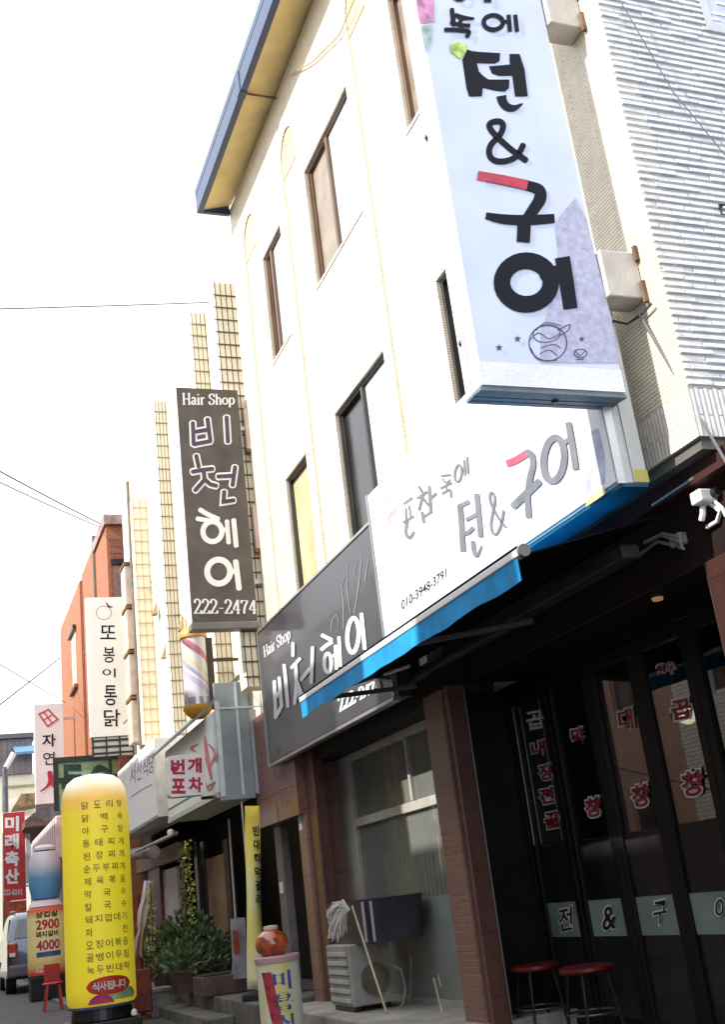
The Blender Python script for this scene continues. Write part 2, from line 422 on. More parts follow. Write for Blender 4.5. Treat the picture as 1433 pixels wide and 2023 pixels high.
# ================================================================== GROUND
m_road = mat('asphalt', (.085,.085,.09), .85, .25, 2.2, .5, 120, grime=.35, grimecol=(.16,.16,.16))
build('road', MB().add([(-300,-80,0),(300,-80,0),(300,600,0),(-300,600,0)], [(0,1,2,3)]), m_road, kind='structure', base=(0,0,0))
pv = MB(); pv.box(3.15, 4.6, 7.62, 11.52, -.02, .255); build('pavement', pv, m_concrete, kind='structure', bevel=.015)
pv = MB(); pv.box(3.05, 4.35, 2.0, 7.60, -.02, .10); build('pavement', pv, mat('dark_paving', (.05,.047,.045), .7, .3, 3, .3, grime=.4), kind='structure', bevel=.015)
m_step = mat('step_stone', (.13,.125,.115), .8, .3, 4, .4, 40, grime=.6)
st = MB(); st.box(2.75, 3.05, 12.9, 19.2, -.02, .13); st.box(3.053, 4.4, 11.9, 19.2, -.02, .28); build('pavement', st, m_step, kind='structure', bevel=.015)
dr = MB()
for k in range(14): dr.box(2.1, 2.36, 6+2.4*k, 8.36+2.4*k, -.01, .018)
build('gutter_strip', dr, mat('gutter_concrete', (.2,.195,.185), .9, .25, 3, .4, grime=.5), kind='structure', bevel=.006)

# ================================================================== THE TILED CORNER BUILDING
m_facade = tile('facade_tile', (.84,.78,.64), (.86,.81,.69), (.56,.48,.37), .34, .0225, .0055, 'X', .5, .45)
m_niche = tile('niche_tile', (.85,.76,.57), (.87,.79,.62), (.62,.50,.33), .9, .045, .007, 'X', .5, .5)
m_endtile = tile('end_tile', (.80,.80,.79), (.85,.85,.84), (.34,.33,.32), .50, .0225, .0042, 'Y', 1.0, .6, grime=.15, dist=.04, ridge=.5)
m_endband = tile('end_band', (.78,.78,.77), (.84,.84,.83), (.42,.41,.39), .3, .030, .005, 'Y', .8, .6, rot=True, grime=.3)
m_faceband = tile('face_band', (.76,.72,.65), (.82,.78,.71), (.55,.47,.38), .3, .030, .004, 'X', .8, .6, rot=True, grime=.25)
bld = thing('tiled_building', 'three storey white tiled corner building with arched wall niches and yellow eave', 'building', (3.6, 8.2, 0))
X0 = 3.6; YN, YF = 4.2, 12.15; ZB, ZT = 3.18, 9.98
wins = [(7.90,9.26,7.08,8.47), (10.21,10.95,7.08,8.47), (5.55,6.80,7.08,8.47),
        (7.88,9.20,4.32,5.62), (10.17,10.93,4.32,5.62), (5.55,6.72,4.32,5.61)]
niches = [(11.12,11.66), (9.45,9.95), (7.24,7.70)]
def arch(y0, y1, z0, z1):
    c = (y0+y1)/2; r = (y1-y0)/2
    return [(y0,z0),(y1,z0)]+[(c+r*math.cos(t), z1-.30+.30*math.sin(t)) for t in [math.pi*k/14 for k in range(15)]]
loops = [[(YN,ZB+.28),(YF,ZB+.28),(YF,ZT),(YN,ZT)]]
loops += [[(a,c),(b,c),(b,d),(a,d)] for a, b, c, d in wins]
loops += [arch(a, b, 3.6, 9.36) for a, b in niches]
fw = MB().slab(loops, lambda u, v: (X0, u, v), lambda u, v: (X0+.16, u, v))
build('wall', fw, m_facade, bld)
for a, b in niches: build('niche', bx(X0+.026, X0+.155, a+.001, b-.001, 3.601, 9.359), m_niche, bld)
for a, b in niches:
    build('arch_shade', MB().slab([arch(a+.001, b-.001, 8.86, 9.359)], lambda u, v: (X0+.018, u, v), lambda u, v: (X0+.0255, u, v)), tile('arch_shade_tone', (.80,.60,.34), (.82,.64,.38), (.55,.38,.2), .9, .045, .007, 'X', .5, .5), bld)  # yellower plates paint the recess shade under each arch
fbd = bx(X0-.003, X0+.16, YN, YF, ZB, ZB+.277); build('tile_band', fbd, m_faceband, bld)
ew = bx(X0+.162, 13, YN, YN+.16, ZB+.28, ZT); build('end_wall', ew, mat('end_mortar', (.42,.415,.40), .9, .15, 5, .2), bld)
rt = MB(); z = ZB+.286
while z < ZT-.05:
    x = X0+.004 - random.uniform(0,.3)
    while x < 12.9:
        L = random.choice((.19,.21,.23,.30)); d = .009+random.uniform(-.004,.004); dz = random.uniform(-.0012,.0012)
        a0, a1 = max(x, X0+.004), x+L-.007
        if a1 > a0+.02:
            rt.add([(a0,YN+.004,z),(a1,YN+.004,z),(a1,YN-d,z+.006+dz),(a0,YN-d,z+.006+dz),(a1,YN-d+.002,z+.030+dz),(a0,YN-d+.002,z+.030+dz),(a1,YN+.004,z+.035),(a0,YN+.004,z+.035)],
                   [(0,1,2,3),(3,2,4,5),(5,4,6,7),(0,3,5,7),(1,6,4,2)])
        x += L
    z += .0452
build('end_tiles', rt, mat('split_tile', (.70,.73,.78), .7, .10, 14, .35, 60, grime=.16, grimecol=(.40,.39,.37)), bld)
crn = bx(X0+.164, X0+.17, YN+.001, YN+.02, ZB+.28, ZT)
build('tile_band', bx(X0-.002, 13, YN-.005, YN+.16, ZB+.001, ZB+.275), m_endband, bld)
build('soffit', bx(X0+.02, 13, YN+.02, 8.0, ZB-.06, ZB+.004), mat('soffit_board', (.12,.115,.10), .7, .25, 3, .2, grime=.5), bld)
build('back_wall', MB().box(12.8, 13, YN+.17, YF, 0, ZT).box(X0+.17, 12.79, YF-.15, YF, ZB, ZT).box(X0+.35, X0+.40, YN+.17, YF-.16, ZB+.01, ZT-.01), mat('rear_render', (.5,.47,.42), .8), bld, split=True)
# eave
m_soff = mat('yellow_eave_boards', (.80,.62,.27), .55, .1, 3, .1)
ev = MB().prism([(X0-.36,0,9.93),(X0+.02,0,10.04),(X0+.02,0,10.12),(X0-.36,0,10.01)], (0,1,0))
ev.v = [Vector((p.x, 3.7 if p.y < .5 else 12.13, p.z)) for p in ev.v]
eave = build('eave', ev, m_soff, bld)
m_navy = mat('navy_roof_metal', (.035,.06,.13), .4, .2, 4, .05)
fs_ = MB().box(X0-.44, X0-.362, 3.7, 9.80, 9.90, 10.16).box(X0-.44, X0-.362, 9.90, 12.19, 9.90, 10.16).box(X0-.361, X0+.0, 12.132, 12.19, 9.90, 10.16).box(X0-.455, X0-.361, 9.79, 9.91, 9.885, 10.175)
build('fascia', fs_, m_navy, eave, bevel=.008)
build('roof', MB().prism([(X0-.44,3.6,10.17),(13,3.6,11.6),(13,3.6,11.7),(X0-.44,3.6,10.27)], (0,8.6,0)), m_navy, bld)
sm = MB()
for yy in (9.85, 6.4): sm.box(X0-.36, X0+.01, yy-.01, yy+.01, 9.915, 9.93)
build('eave_seam', sm, m_rust, eave, split=True)
# windows
m_curt = mat('beige_curtain', (.27,.225,.18), .55, .18, 3, .05, spec=.5, coat=.1)
m_yell = mat('yellow_blind', (.60,.50,.28), .5, .2, 2.5, .05, coat=.4)
m_pale = mat('pale_sheer_curtain', (.72,.76,.82), .25, .06, 2, .02, coat=1.0)
m_dkpane = mat('dark_window_pane', (.03,.031,.027), .2, .35, 2, .02, coat=.05)
m_ltpane = mat('light_brown_pane', (.3,.25,.2), .2, .3, 2, .02, coat=.6)
def window(a, b, c, d, fm, pm, split=None, near_m=None, fr=.038):
    w = MB(); x0, x1 = X0+.03, X0+.10
    w.box(x0, x1, a+.002, a+fr, c+.002, d-.002).box(x0, x1, b-fr, b-.002, c+.002, d-.002)
    w.box(x0, x1, a+fr, b-fr, c+.002, c+fr).box(x0, x1, a+fr, b-fr, d-fr, d-.002)
    if split: w.box(x0-.012, x1, split-fr*.7, split+fr*.7, c+fr, d-fr)
    o = build('window', w, fm, bld, bevel=.006)
    if split:
        build('pane', bx(x0+.045, x0+.06, split+fr*.7, b-fr, c+fr, d-fr), pm, o)
        build('pane', bx(x0+.025, x0+.04, a+fr, split-fr*.7, c+fr, d-fr), near_m, o)
        sash = MB(); s0, s1 = x0+.018, x0+.05
        for q, r_ in ((split+fr*.7, b-fr),):
            sash.box(s0, s1, q+.001, q+.035, c+fr+.001, d-fr-.001).box(s0, s1, r_-.035, r_-.001, c+fr+.001, d-fr-.001)
        build('sash', sash, fm, o)
    else: build('pane', bx(x0+.045, x0+.06, a+fr, b-fr, c+fr, d-fr), pm, o)
    si = bx(X0-.012, X0+.03, a-.02, b+.02, c-.035, c-.001); build('sill', si, m_white, o, bevel=.006)
    return o
window(*wins[0], m_brown_alu, m_curt, 8.62, m_pale)
window(*wins[1], m_brown_alu, m_ltpane, 10.70, m_pale)
window(*wins[2], m_brown_alu, m_ltpane)
window(*wins[3], m_dark_alu, m_dkpane, 8.52, m_pale)
window(*wins[4], m_dark_alu, m_yell)
window(*wins[5], m_dark_alu, m_dkpane)
# end-wall window, only its corner is in view
a_ = P(1396, 60, Y=YN)
w_ = MB().box(a_.x, a_.x+1.3, YN-.012, YN-.003, a_.z, a_.z+.06).box(a_.x, a_.x+.06, YN-.012, YN-.003, a_.z+.06, a_.z+1.5).box(a_.x+1.24, a_.x+1.3, YN-.012, YN-.003, a_.z+.06, a_.z+1.5)
wo_ = build('window', w_, m_alu, bld); build('pane', bx(a_.x+.06, a_.x+1.24, YN-.008, YN-.004, a_.z+.06, a_.z+1.5), mat('blue_pane', (.5,.57,.7), .2, .1, coat=.5), wo_)

hk = P(1431, 414, Y=YN-.03)
hkm = MB(); hkm.tube([hk+Vector((-.022,.0,.03)), hk+Vector((.03,.0,.034)), hk+Vector((.03,.0,-.03)), hk+Vector((-.02,.0,-.034)), hk+Vector((-.024,.0,.03))], .006, 6).bar(hk+Vector((0,0,.03)), hk+Vector((0,.03,.03)), .012)
build('wall_hook', hkm, m_black, bld)
# ---- ground floor: hair salon front
m_brtile = tile('brown_tile', (.10,.040,.033), (.12,.05,.04), (.06,.035,.03), .22, .42, .006, 'XY', .35, .32, offset=0, grime=.3, spec=.5)
m_brick = tile('red_brick', (.26,.13,.075), (.22,.115,.095), (.22,.15,.12), .21, .048, .005, 'XY', .7, .6, grime=.35)
m_granite = mat('red_granite', (.20,.092,.08), .3, .16, 14, .03, 60, spec=.5, grime=.15)
m_brtile2 = tile('pale_brown_tile', (.24,.13,.10), (.27,.15,.12), (.14,.085,.07), .3, .36, .006, 'XY', .35, .4, offset=0, grime=.35)
p1 = MB().box(3.58, 3.72, 7.66, 8.0, .20, 2.60); build('pillar', p1, m_brick, bld, bevel=.008)
p2 = MB().box(3.60, 3.745, 7.59, 7.655, .09, 2.62); build('pillar', p2, m_brtile, bld, bevel=.01)
p3 = MB().box(3.60, 3.73, 11.02, 11.30, .20, 2.75); build('pillar', p3, m_brtile, bld, bevel=.01)
p4 = MB().box(3.56, 3.98, 11.302, 11.56, .0, 2.72); build('pillar', p4, m_brtile2, bld, bevel=.01)
p5 = MB().box(3.74, 4.12, 4.22, 4.56, .09, 2.62); build('pillar', p5, tile('dark_brown_tile', (.045,.018,.014), (.055,.022,.017), (.03,.015,.012), .22, .42, .006, 'XY', .35, .4, offset=0), bld, bevel=.01)
build('lintel', MB().box(3.66, 4.05, 7.66, 11.3, 2.56, 3.17), m_blackm, bld)
build('shop_fascia', bx(3.50, 3.64, 11.30, 12.9, 2.05, 3.30), m_granite, bld, bevel=.006)
gj = MB().box(3.492, 3.4985, 12.08, 12.09, 2.06, 3.29).box(3.492, 3.4985, 11.31, 12.89, 2.37, 2.378).box(3.492, 3.4985, 11.31, 12.89, 2.95, 2.957)
build('panel_joint', gj, mat('pale_joint', (.35,.24,.2), .6), bld, split=True)
lm = MB()
for k in range(5): lm.box(3.494, 3.4985, 11.52+.09*k, 11.53+.09*k, 2.20, 2.34)
build('panel_joint', lm, MATS['pale_joint'], bld)
# salon shop window, set back between the pillars
m_frame = mat('grey_beige_frame', (.40,.385,.35), .5, .15, 4, .05, grime=.25)
XW = 3.98; _k = XW/3.84
def sy(y): return y*_k
def sz(z): return 1.2+(z-1.2)*_k
def yz(px, py, X=XW): p = P(px, py, X=X); return p.y, p.z
f = MB().box(XW-.03, XW+.06, sy(10.52), sy(10.98), .22, sz(2.44))                   # wide grey post
f.box(XW-.03, XW+.06, sy(8.02), sy(10.98), sz(2.44)+.001, sz(2.52))                            # head
f.box(XW-.025, XW+.05, sy(8.02), sy(10.515), sz(1.82), sz(1.90)).box(XW-.02, XW+.05, sy(9.02), sy(9.07), sz(1.905), sz(2.435))
f.box(XW-.02, XW+.05, sy(8.02), sy(10.515), .22, .30).box(XW-.02, XW+.05, sy(8.02), sy(8.06), .30, sz(1.815))
sw = build('shop_window', f, m_frame, bld, bevel=.006)
m_gl = hazy_glass('shop_glass', (.30,.31,.29), .30, .02)
build('pane', bx(XW+.012, XW+.018, sy(8.06), sy(10.515), sz(1.12), sz(1.815)), m_gl, sw)
build('pane', bx(XW+.012, XW+.018, sy(8.02), sy(10.515), sz(1.905), sz(2.435)), m_gl, sw)
build('frosted_panel', bx(XW+.005, XW+.018, sy(8.06), sy(10.515), .302, sz(1.12)-.002), mat('frosted_film', (.23,.26,.24), .35, .12, 1.5, .02, grime=.3, grimecol=(.1,.1,.09)), sw)
cu = MB()
for k in range(34):
    y = 9.35+.05*k; cu.box(4.25+.025*(k % 2), 4.28+.025*(k % 2), y, y+.046, .3, 1.92)
build('curtain', cu, mat('grey_curtain', (.46,.45,.40), .85, .2, 4, .1), bld)
build('counter', MB().box(4.15, 4.5, 8.3, 9.15, .3, 1.30), mat('blue_counter', (.02,.07,.16), .4), bld, bevel=.02)
hood = MB(); hood.tube([(4.14, 8.86+.30*math.cos(t), 1.34+.42*math.sin(t)) for k, t in enumerate([math.pi*q/14 for q in range(15)])], .022, 8)
build('mirror_arch', hood, mat('pale_plastic', (.5,.48,.44), .4), bld)
build('mirror', MB().add([(4.17, 8.86+.28*math.cos(t), 1.34+.40*math.sin(t)) for t in [math.pi*q/14 for q in range(15)]], [tuple(range(15))]), mat('mirror_glass', (.16,.16,.17), .12, .1, metal=.6, bump=0), bld)
room = MB().box(5.9, 6.0, 8.02, 11.4, .2, 3.1).box(4.06, 5.9, 11.4, 11.45, .3, 3.1).box(3.80, 5.9, 8.0, 8.02, .3, 3.1).box(4.06, 5.9, 8.02, 11.4, 2.9, 3.1).box(4.06, 5.9, 8.02, 11.4, .19, .23)
build('salon_room', room, mat('salon_wall', (.40,.39,.36), .8, .2, 2), bld)
# stair entrance under the granite fascia
m_dkred = mat('dark_red_door', (.042,.016,.015), .4, .3, 3, .1)
ent = MB().box(4.55, 4.6, 11.3, 12.9, .0, 3.3).box(4.0, 4.55, 12.75, 12.9, .28, 3.3).box(3.66, 4.5, 11.58, 12.75, 2.9, 3.0)
build('entrance_wall', ent, m_dkred, bld)
dd = build('door', bx(4.48, 4.54, 11.7, 12.6, .28, 2.2), mat('brown_door', (.05,.02,.018), .35, .2, 6, .1), bld, bevel=.01)
build('handle', bx(4.44, 4.47, 11.8, 11.83, 1.0, 1.3), m_alu, dd)
build('entrance_post', bx(3.66, 3.76, 12.60, 12.86, .28, 2.05), mat('grey_post', (.16,.15,.155), .5, .2, grime=.4), bld, bevel=.01)
stk = MB().box(3.652, 3.6585, 12.66, 12.80, 1.32, 1.44); build('sticker', stk, m_signwhite, bld)
stk = MB().box(3.552, 3.5585, 11.40, 11.50, 1.98, 2.12); build('sticker', stk, mat('blue_sticker', (.2,.38,.55), .5, .3, 12), bld)
stk = MB().box(3.552, 3.5585, 11.41, 11.50, 1.90, 1.97); build('sticker', stk, m_signwhite, bld)

# ---- ground floor: restaurant front under the awning
m_dbrown = mat('dark_brown_paint', (.018,.009,.008), .6, .25, 3, .05, spec=.25)
lt = MB().box(3.80, 4.02, 3.2, 7.52, 2.63, 3.12); build('lintel', lt, m_dbrown, bld, bevel=.01)
build('shop_ceiling', bx(4.022, 4.40, 3.2, 7.65, 2.63, 2.68), m_dbrown, bld)
build('beam', MB().box(3.70, 3.79, 3.0, 7.5, 3.02, 3.12), mat('red_brown_beam', (.05,.014,.012), .5, .3), bld)
XD = 4.30
m_dframe = mat('black_door_frame', (.007,.0065,.0065), .42, .3, 4, .03, spec=.25)
m_dglass = glass('door_glass', (.30,.32,.33), .30, .004)
m_film = mat('black_window_film', (.016,.014,.018), .25, .4, 1.5, .01, spec=.32)
m_strip = mat('frosted_strip', (.20,.27,.26), .4, .15, 3, .02)
edges = [8.36, 7.89, 7.295, 6.695, 6.105, 5.515, 4.93, 4.35, 3.77]
m_dred = mat('dark_red_decal', (.30,.012,.028), .5, .15, bump=0)
m_dwht = mat('pale_decal', (.74,.70,.70), .5, .1, bump=0)
m_dgry = mat('grey_decal', (.10,.10,.10), .5, .1, bump=0)
zr = (1000, 1380, 3.309); z7 = (850, 1500, 2.458)
def sq(cx, cy, w, h, sl=.0): return [(cx-w/2-sl, cy-h/2+w*.10), (cx+w/2-sl, cy-h/2-w*.10), (cx+w/2+sl, cy+h/2-w*.10), (cx-w/2+sl, cy+h/2+w*.10)]
decals = {1: [('곱',(195,140),120,120,'g'),('내',(215,325),105,110,'m'),('장',(265,480),110,120,'r'),('전',(268,635),110,120,'r'),('골',(305,795),110,120,'m')],
          2: [('막',(475,245),105,125,'r'),('창',(575,710),125,150,'r')],
          3: [('대',(785,135),110,155,'r'),('창',(885,635),140,170,'r')],
          4: [('한우',(390,-195),135,85,'m'),('곱',(1150,70),150,150,'r'),('창',(1225,555),170,190,'r')]}
decals[4][0] = ('한우',(1050,-195),130,85,'m')
strip_txt = {1: ('전',(660,775)), 2: ('&',(872,770)), 3: ('구',(1120,745)), 4: ('이',(1420,725))}
zf = .10
for i in range(1, len(edges)-1):
    b, a = edges[i], edges[i+1]; s = .075
    f = MB().box(XD-.03, XD+.03, a, a+s, zf, 2.56).box(XD-.03, XD+.03, b-s, b-.004, zf, 2.56)
    f.box(XD-.03, XD+.03, a+s, b-s, zf, zf+.12).box(XD-.03, XD+.03, a+s, b-s, 2.47, 2.56)
    d = build('door', f, m_dframe, bld, bevel=.006)
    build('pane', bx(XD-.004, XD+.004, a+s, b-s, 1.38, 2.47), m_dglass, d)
    build('film_panel', MB().box(XD-.006, XD+.004, a+s, b-s, .975, 1.378).box(XD-.006, XD+.004, a+s, b-s, zf+.12, .735), m_film, d)
    build('frosted_strip', bx(XD-.009, XD+.004, a+s, b-s, .737, .973), m_strip, d)
    if i in decals:
        k1 = Ink(X=XD-.012); k2 = Ink(X=XD-.018)
        for t, (cx, cy), w, h, kind in decals[i]:
            k1.type(t, sq(cx, cy, w, h, 8), zr, .10 if kind != 'g' else .03)
            if kind == 'r': k2.type(t, sq(cx, cy, w*.86, h*.86, 7), zr, .028)
            elif kind == 'm': k2.type(t, sq(cx, cy, w*.86, h*.86, 7), zr, .022)
        lab = build('lettering', k1.mb, m_dwht, d)
        if k2.mb.v: build('lettering', k2.mb, m_dred if any(q[4] == 'r' for q in decals[i]) else m_black, d)
        t, (cx, cy) = strip_txt[i]
        k1 = Ink(X=XD-.014); k1.type(t, sq(cx, cy, 75, 130), z7, .06); build('lettering', k1.mb, m_dwht, d)
        k1 = Ink(X=XD-.019); k1.type(t, sq(cx, cy, 66, 116), z7, .012); build('lettering', k1.mb, m_black, d)
build('door_head', bx(XD-.04, XD+.05, 3.5, 8.4, 2.565, 2.628), m_dframe, bld)
build('side_panel', MB().box(XD-.03, XD+.05, 7.894, 8.36, zf, 2.56).box(3.73, XD-.032, 7.90, 7.98, zf, 2.6), m_dframe, bld, bevel=.006)
bars = MB().box(3.747, 3.756, 7.595, 7.61, .1, 2.6).box(4.262, 4.268, 7.815, 7.822, 1.4, 2.45).box(4.262, 4.268, 7.385, 7.39, 1.4, 2.45)
build('trim_strip', bars, m_alu, bld, split=True)
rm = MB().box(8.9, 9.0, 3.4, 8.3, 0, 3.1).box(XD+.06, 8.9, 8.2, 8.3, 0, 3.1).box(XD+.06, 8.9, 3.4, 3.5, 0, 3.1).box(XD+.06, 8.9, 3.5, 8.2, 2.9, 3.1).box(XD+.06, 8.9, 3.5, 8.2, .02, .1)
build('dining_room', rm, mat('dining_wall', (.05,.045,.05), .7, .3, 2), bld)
build('poster', bx(8.86, 8.88, 5.6, 6.9, 1.2, 2.3), mat('blue_poster', (.05,.12,.28), .5, .5, 3), bld)
c_ = P(1300, 1182, Z=2.625)
build('downlight', MB().lathe((c_.x, c_.y, 2.60), [(.0,.012),(.03,.012),(.035,.028)], 20), mat('warm_lamp', (.6,.33,.16), .5, 0, bump=0, emis=.15), bld)

# ================================================================== SIGNS ON THE CORNER BUILDING
# ---- long white signboard over the restaurant
ws = thing('signboard', 'long white signboard with glare-greyed brush lettering and phone number above blue awning', 'sign', (3.45, 6.2, 3.04))
XS = 3.30
build('cabinet', bx(XS, 3.48, 4.515, 7.90, 3.045, 4.27), mat('cabinet_aluminium', (.55,.58,.58), .5, .1, bump=.03), ws, bevel=.006)
build('wall_bracket', MB().box(3.481, 3.598, 5.2, 5.26, 3.2, 4.1).box(3.481, 3.598, 7.2, 7.26, 3.2, 4.1), m_alu, ws, split=True)
build('face', bx(XS-.012, XS-.001, 4.53, 7.89, 3.06, 4.26), m_signwhite, ws)
build('edge_trim', MB().box(XS-.018, XS+.03, 4.505, 4.514, 3.04, 4.275).box(XS+.085, XS+.09, 4.506, 4.5135, 3.05, 4.27).box(XS-.017, XS+.02, 7.901, 7.93, 3.04, 4.275), m_alu, ws, split=True)
build('underside_panel', bx(XS+.01, 3.475, 4.52, 7.89, 3.028, 3.043), mat('blue_underside', (.0,.10,.19), .5, .15, 6), ws)
build('end_cap', bx(3.392, 3.478, 4.507, 4.5138, 3.05, 3.12), mat('yellow_tape', (.55,.5,.12), .6), ws)
zw = (760, 840, 3.257); m_glare_grey = mat('glare_grey_ink', (.17,.175,.205), .6, .15, 8, 0)  # navy lettering coloured grey, the sun glare painted into the ink
k = Ink(X=XS-.012, off=.002)
# first line of small letters
k.stroke([(128,505),(178,470)], 19, zw).stroke([(140,535),(140,600)], 15, zw).stroke([(160,520),(172,590)], 15, zw).stroke([(125,625),(188,588)], 18, zw).stroke([(150,610),(140,690),(165,725),(190,690)], 22, zw)
k.stroke([(225,395),(245,430)], 18, zw).stroke([(215,470),(275,430)], 19, zw).stroke([(250,450),(225,545)], 18, zw).stroke([(250,470),(290,520)], 16, zw).stroke([(290,395),(302,560)], 20, zw).stroke([(300,470),(335,440)], 18, zw).stroke([(245,560),(255,625)], 19, zw).stroke([(255,590),(300,560)], 16, zw)
k.stroke([(370,325),(428,320)], 14, zw).stroke([(378,345),(400,370),(425,350)], 12, zw).stroke([(365,405),(435,370)], 14, zw).stroke([(400,390),(405,420)], 12, zw).stroke([(375,440),(425,415),(430,462)], 14, zw)
k.ring((478,310), 22, 55, 14, zw, .12).stroke([(515,225),(522,320)], 14, zw).stroke([(535,205),(542,310)], 14, zw).stroke([(500,285),(516,275)], 11, zw)
k2 = Ink(X=XS-.012, off=.006)
# big letters
k2.stroke([(478,525),(552,490)], 28, zw, cap=False).stroke([(490,510),(500,640),(510,812)], 36, zw, cap=False).stroke([(505,700),(545,690),(580,655)], 27, zw, cap=False)
k2.stroke([(598,440),(610,560),(625,720)], 34, zw, cap=False).stroke([(530,610),(602,570)], 24, zw, cap=False).stroke([(574,752),(582,815),(600,838),(632,775)], [30,26,22,8], zw)
k2.stroke([(785,655),(735,590),(690,500),(685,445),(702,435),(716,480),(700,570),(690,640),(702,690),(725,700),(755,640),(772,550)], 15, zw)
k2.stroke([(925,172),(955,195),(962,260),(945,330),(930,420)], 40, zw).stroke([(838,518),(905,455),(1000,365)], 48, zw).stroke([(925,440),(935,595)], 38, zw, cap=False)
k2.ring((1098,220), 66, 140, 44, zw, .10).stroke([(1190,-20),(1215,120),(1240,285)], 40, zw, cap=False).stroke([(1145,130),(1195,90)], 30, zw)
build('lettering', k.mb, m_glare_grey, ws); build('lettering', k2.mb, m_glare_grey, ws)
k3 = Ink(X=XS-.012, off=.006); k3.stroke([(790,248),(850,225),(925,178)], 46, zw, cap=False); build('lettering', k3.mb, mat('glare_pink_ink', (.62,.10,.17), .6, .2, 8, 0), ws)  # red stroke coloured pink for the same sun glare
k4 = Ink(X=XS-.012, off=.002); k4.type('010-3948-3791', [(108,1130),(398,918),(402,978),(112,1192)], zw, .012); build('lettering', k4.mb, m_ink, ws, label='black phone number')
dc = Ink(X=XS-.012, off=.0015); dc.poly([(5,420),(60,380),(80,480),(70,640),(10,690)], zw); build('flower_print', dc.mb, mat('pale_pink_print', (.82,.5,.55), .6, .3, 14, 0), ws)
dc = Ink(X=XS-.012, off=.0015); dc.poly([(1300,480),(1420,390),(1425,440),(1300,525)], zw); build('flower_print', dc.mb, mat('yellow_print', (.75,.6,.25), .6, .35, 14, 0), ws)
dc = Ink(X=XS-.012, off=.0012); dc.poly([(1270,60),(1380,20),(1420,200),(1420,370),(1300,460),(1250,350)], zw); build('mountain_print', dc.mb, mat('pale_lilac_print', (.55,.52,.68), .6, .2, 10, 0), ws)
# ---- dark hair salon signboard
hs = thing('signboard', 'long charcoal signboard with white hair shop lettering and thin grass drawing', 'sign', (3.45, 10, 2.62))
XH = 3.40
m_char = mat('charcoal_sign', (.042,.042,.046), .32, .2, 2.5, .02, spec=.7, coat=.25)
pt = [P(517,1240,X=XH), P(738,1034,X=XH), P(779,1385,X=XH), P(528,1512,X=XH)]
zt = (pt[0].z+pt[1].z)/2; zb_ = (pt[2].z+pt[3].z)/2
build('cabinet', bx(XH, 3.55, 8.125, 11.86, zb_+.01, zt-.01), mat('dark_cabinet', (.05,.048,.045), .5), hs)
build('face', bx(XH-.010, XH-.001, 8.13, 11.85, zb_+.02, zt-.02), m_char, hs)
build('edge_trim', MB().box(XH-.02, XH+.05, 8.11, 11.87, zb_-.02, zb_+.009).box(XH-.018, XH+.03, 8.11, 11.87, zt-.009, zt+.012).box(XH-.018, XH+.03, 11.861, 11.885, zb_+.01, zt-.01).box(XH-.016, XH+.03, 8.10, 8.124, zb_+.01, zt-.01), m_alu, hs, split=True)
zh = (500, 980, 3.5825); m_pale_ink = mat('white_ink', (.55,.55,.56), .5, .1, bump=0)
XHf = XH-.010
a = Ink(X=XHf, off=.002)
a.pen('Hair Shop', [(72,1070),(262,928),(272,1005),(80,1142)], zh, .2, .1)
for pts in ([(155,1310),(165,1570)], [(190,1285),(208,1490)], [(160,1430),(200,1375)], [(165,1565),(208,1485)], [(225,1195),(240,1340),(252,1490)],
            [(288,1040),(288,1130)], [(278,1215),(338,1150)], [(308,1190),(312,1330),(300,1468)], [(312,1300),(350,1400)], [(345,1300),(410,1220)], [(428,1070),(420,1320)], [(335,1380),(345,1440),(385,1400)]):
    a.stroke(pts, 25, zh)
b = Ink(X=XHf, off=.0055); 
for pts in ([(155,1318),(165,1560)], [(190,1292),(208,1482)], [(160,1430),(200,1375)], [(165,1562),(208,1485)], [(225,1203),(240,1340),(252,1482)],
            [(288,1048),(288,1130)], [(281,1212),(335,1153)], [(308,1190),(312,1330),(300,1460)], [(312,1300),(347,1394)], [(349,1296),(406,1224)], [(428,1078),(420,1312)], [(335,1384),(345,1436),(381,1402)]):
    b.stroke(pts, 15, zh)
c = Ink(X=XHf, off=.0035)
c.stroke([(492,985),(558,1018)], 26, zh).stroke([(488,1085),(525,1055),(560,1035)], 26, zh).ring((532,1180), 24, 66, 26, zh).stroke([(560,1140),(590,1110)], 18, zh).stroke([(588,1060),(594,1220)], 24, zh).stroke([(612,1000),(622,1200)], 24, zh)
c.ring((712,985), 40, 122, 30, zh, .05).stroke([(755,960),(780,940)], 24, zh).stroke([(772,835),(795,1080)], 28, zh)
c.pen('222-2474', [(600,1425),(908,1292),(918,1352),(618,1525)], zh, .24, .12)
build('lettering', a.mb, m_pale_ink, hs); build('lettering', b.mb, m_char, hs); build('lettering', c.mb, mat('bright_white_ink', (.8,.8,.8), .5, .05, bump=0), hs)
g = Ink(X=XHf, off=.0025)
for pts in ([(622,620),(640,760),(640,945)], [(668,480),(668,640),(692,838)], [(590,620),(612,700)], [(772,420),(752,620),(718,830)], [(822,440),(800,560),(796,610)], [(600,960),(608,880),(590,845),(562,880),(556,960)], [(735,460),(720,560)], [(655,560),(628,640)]):
    g.stroke(pts, [3,8,5], zh)
build('grass_drawing', g.mb, mat('grey_white_ink', (.22,.22,.24), .5, bump=0), hs)
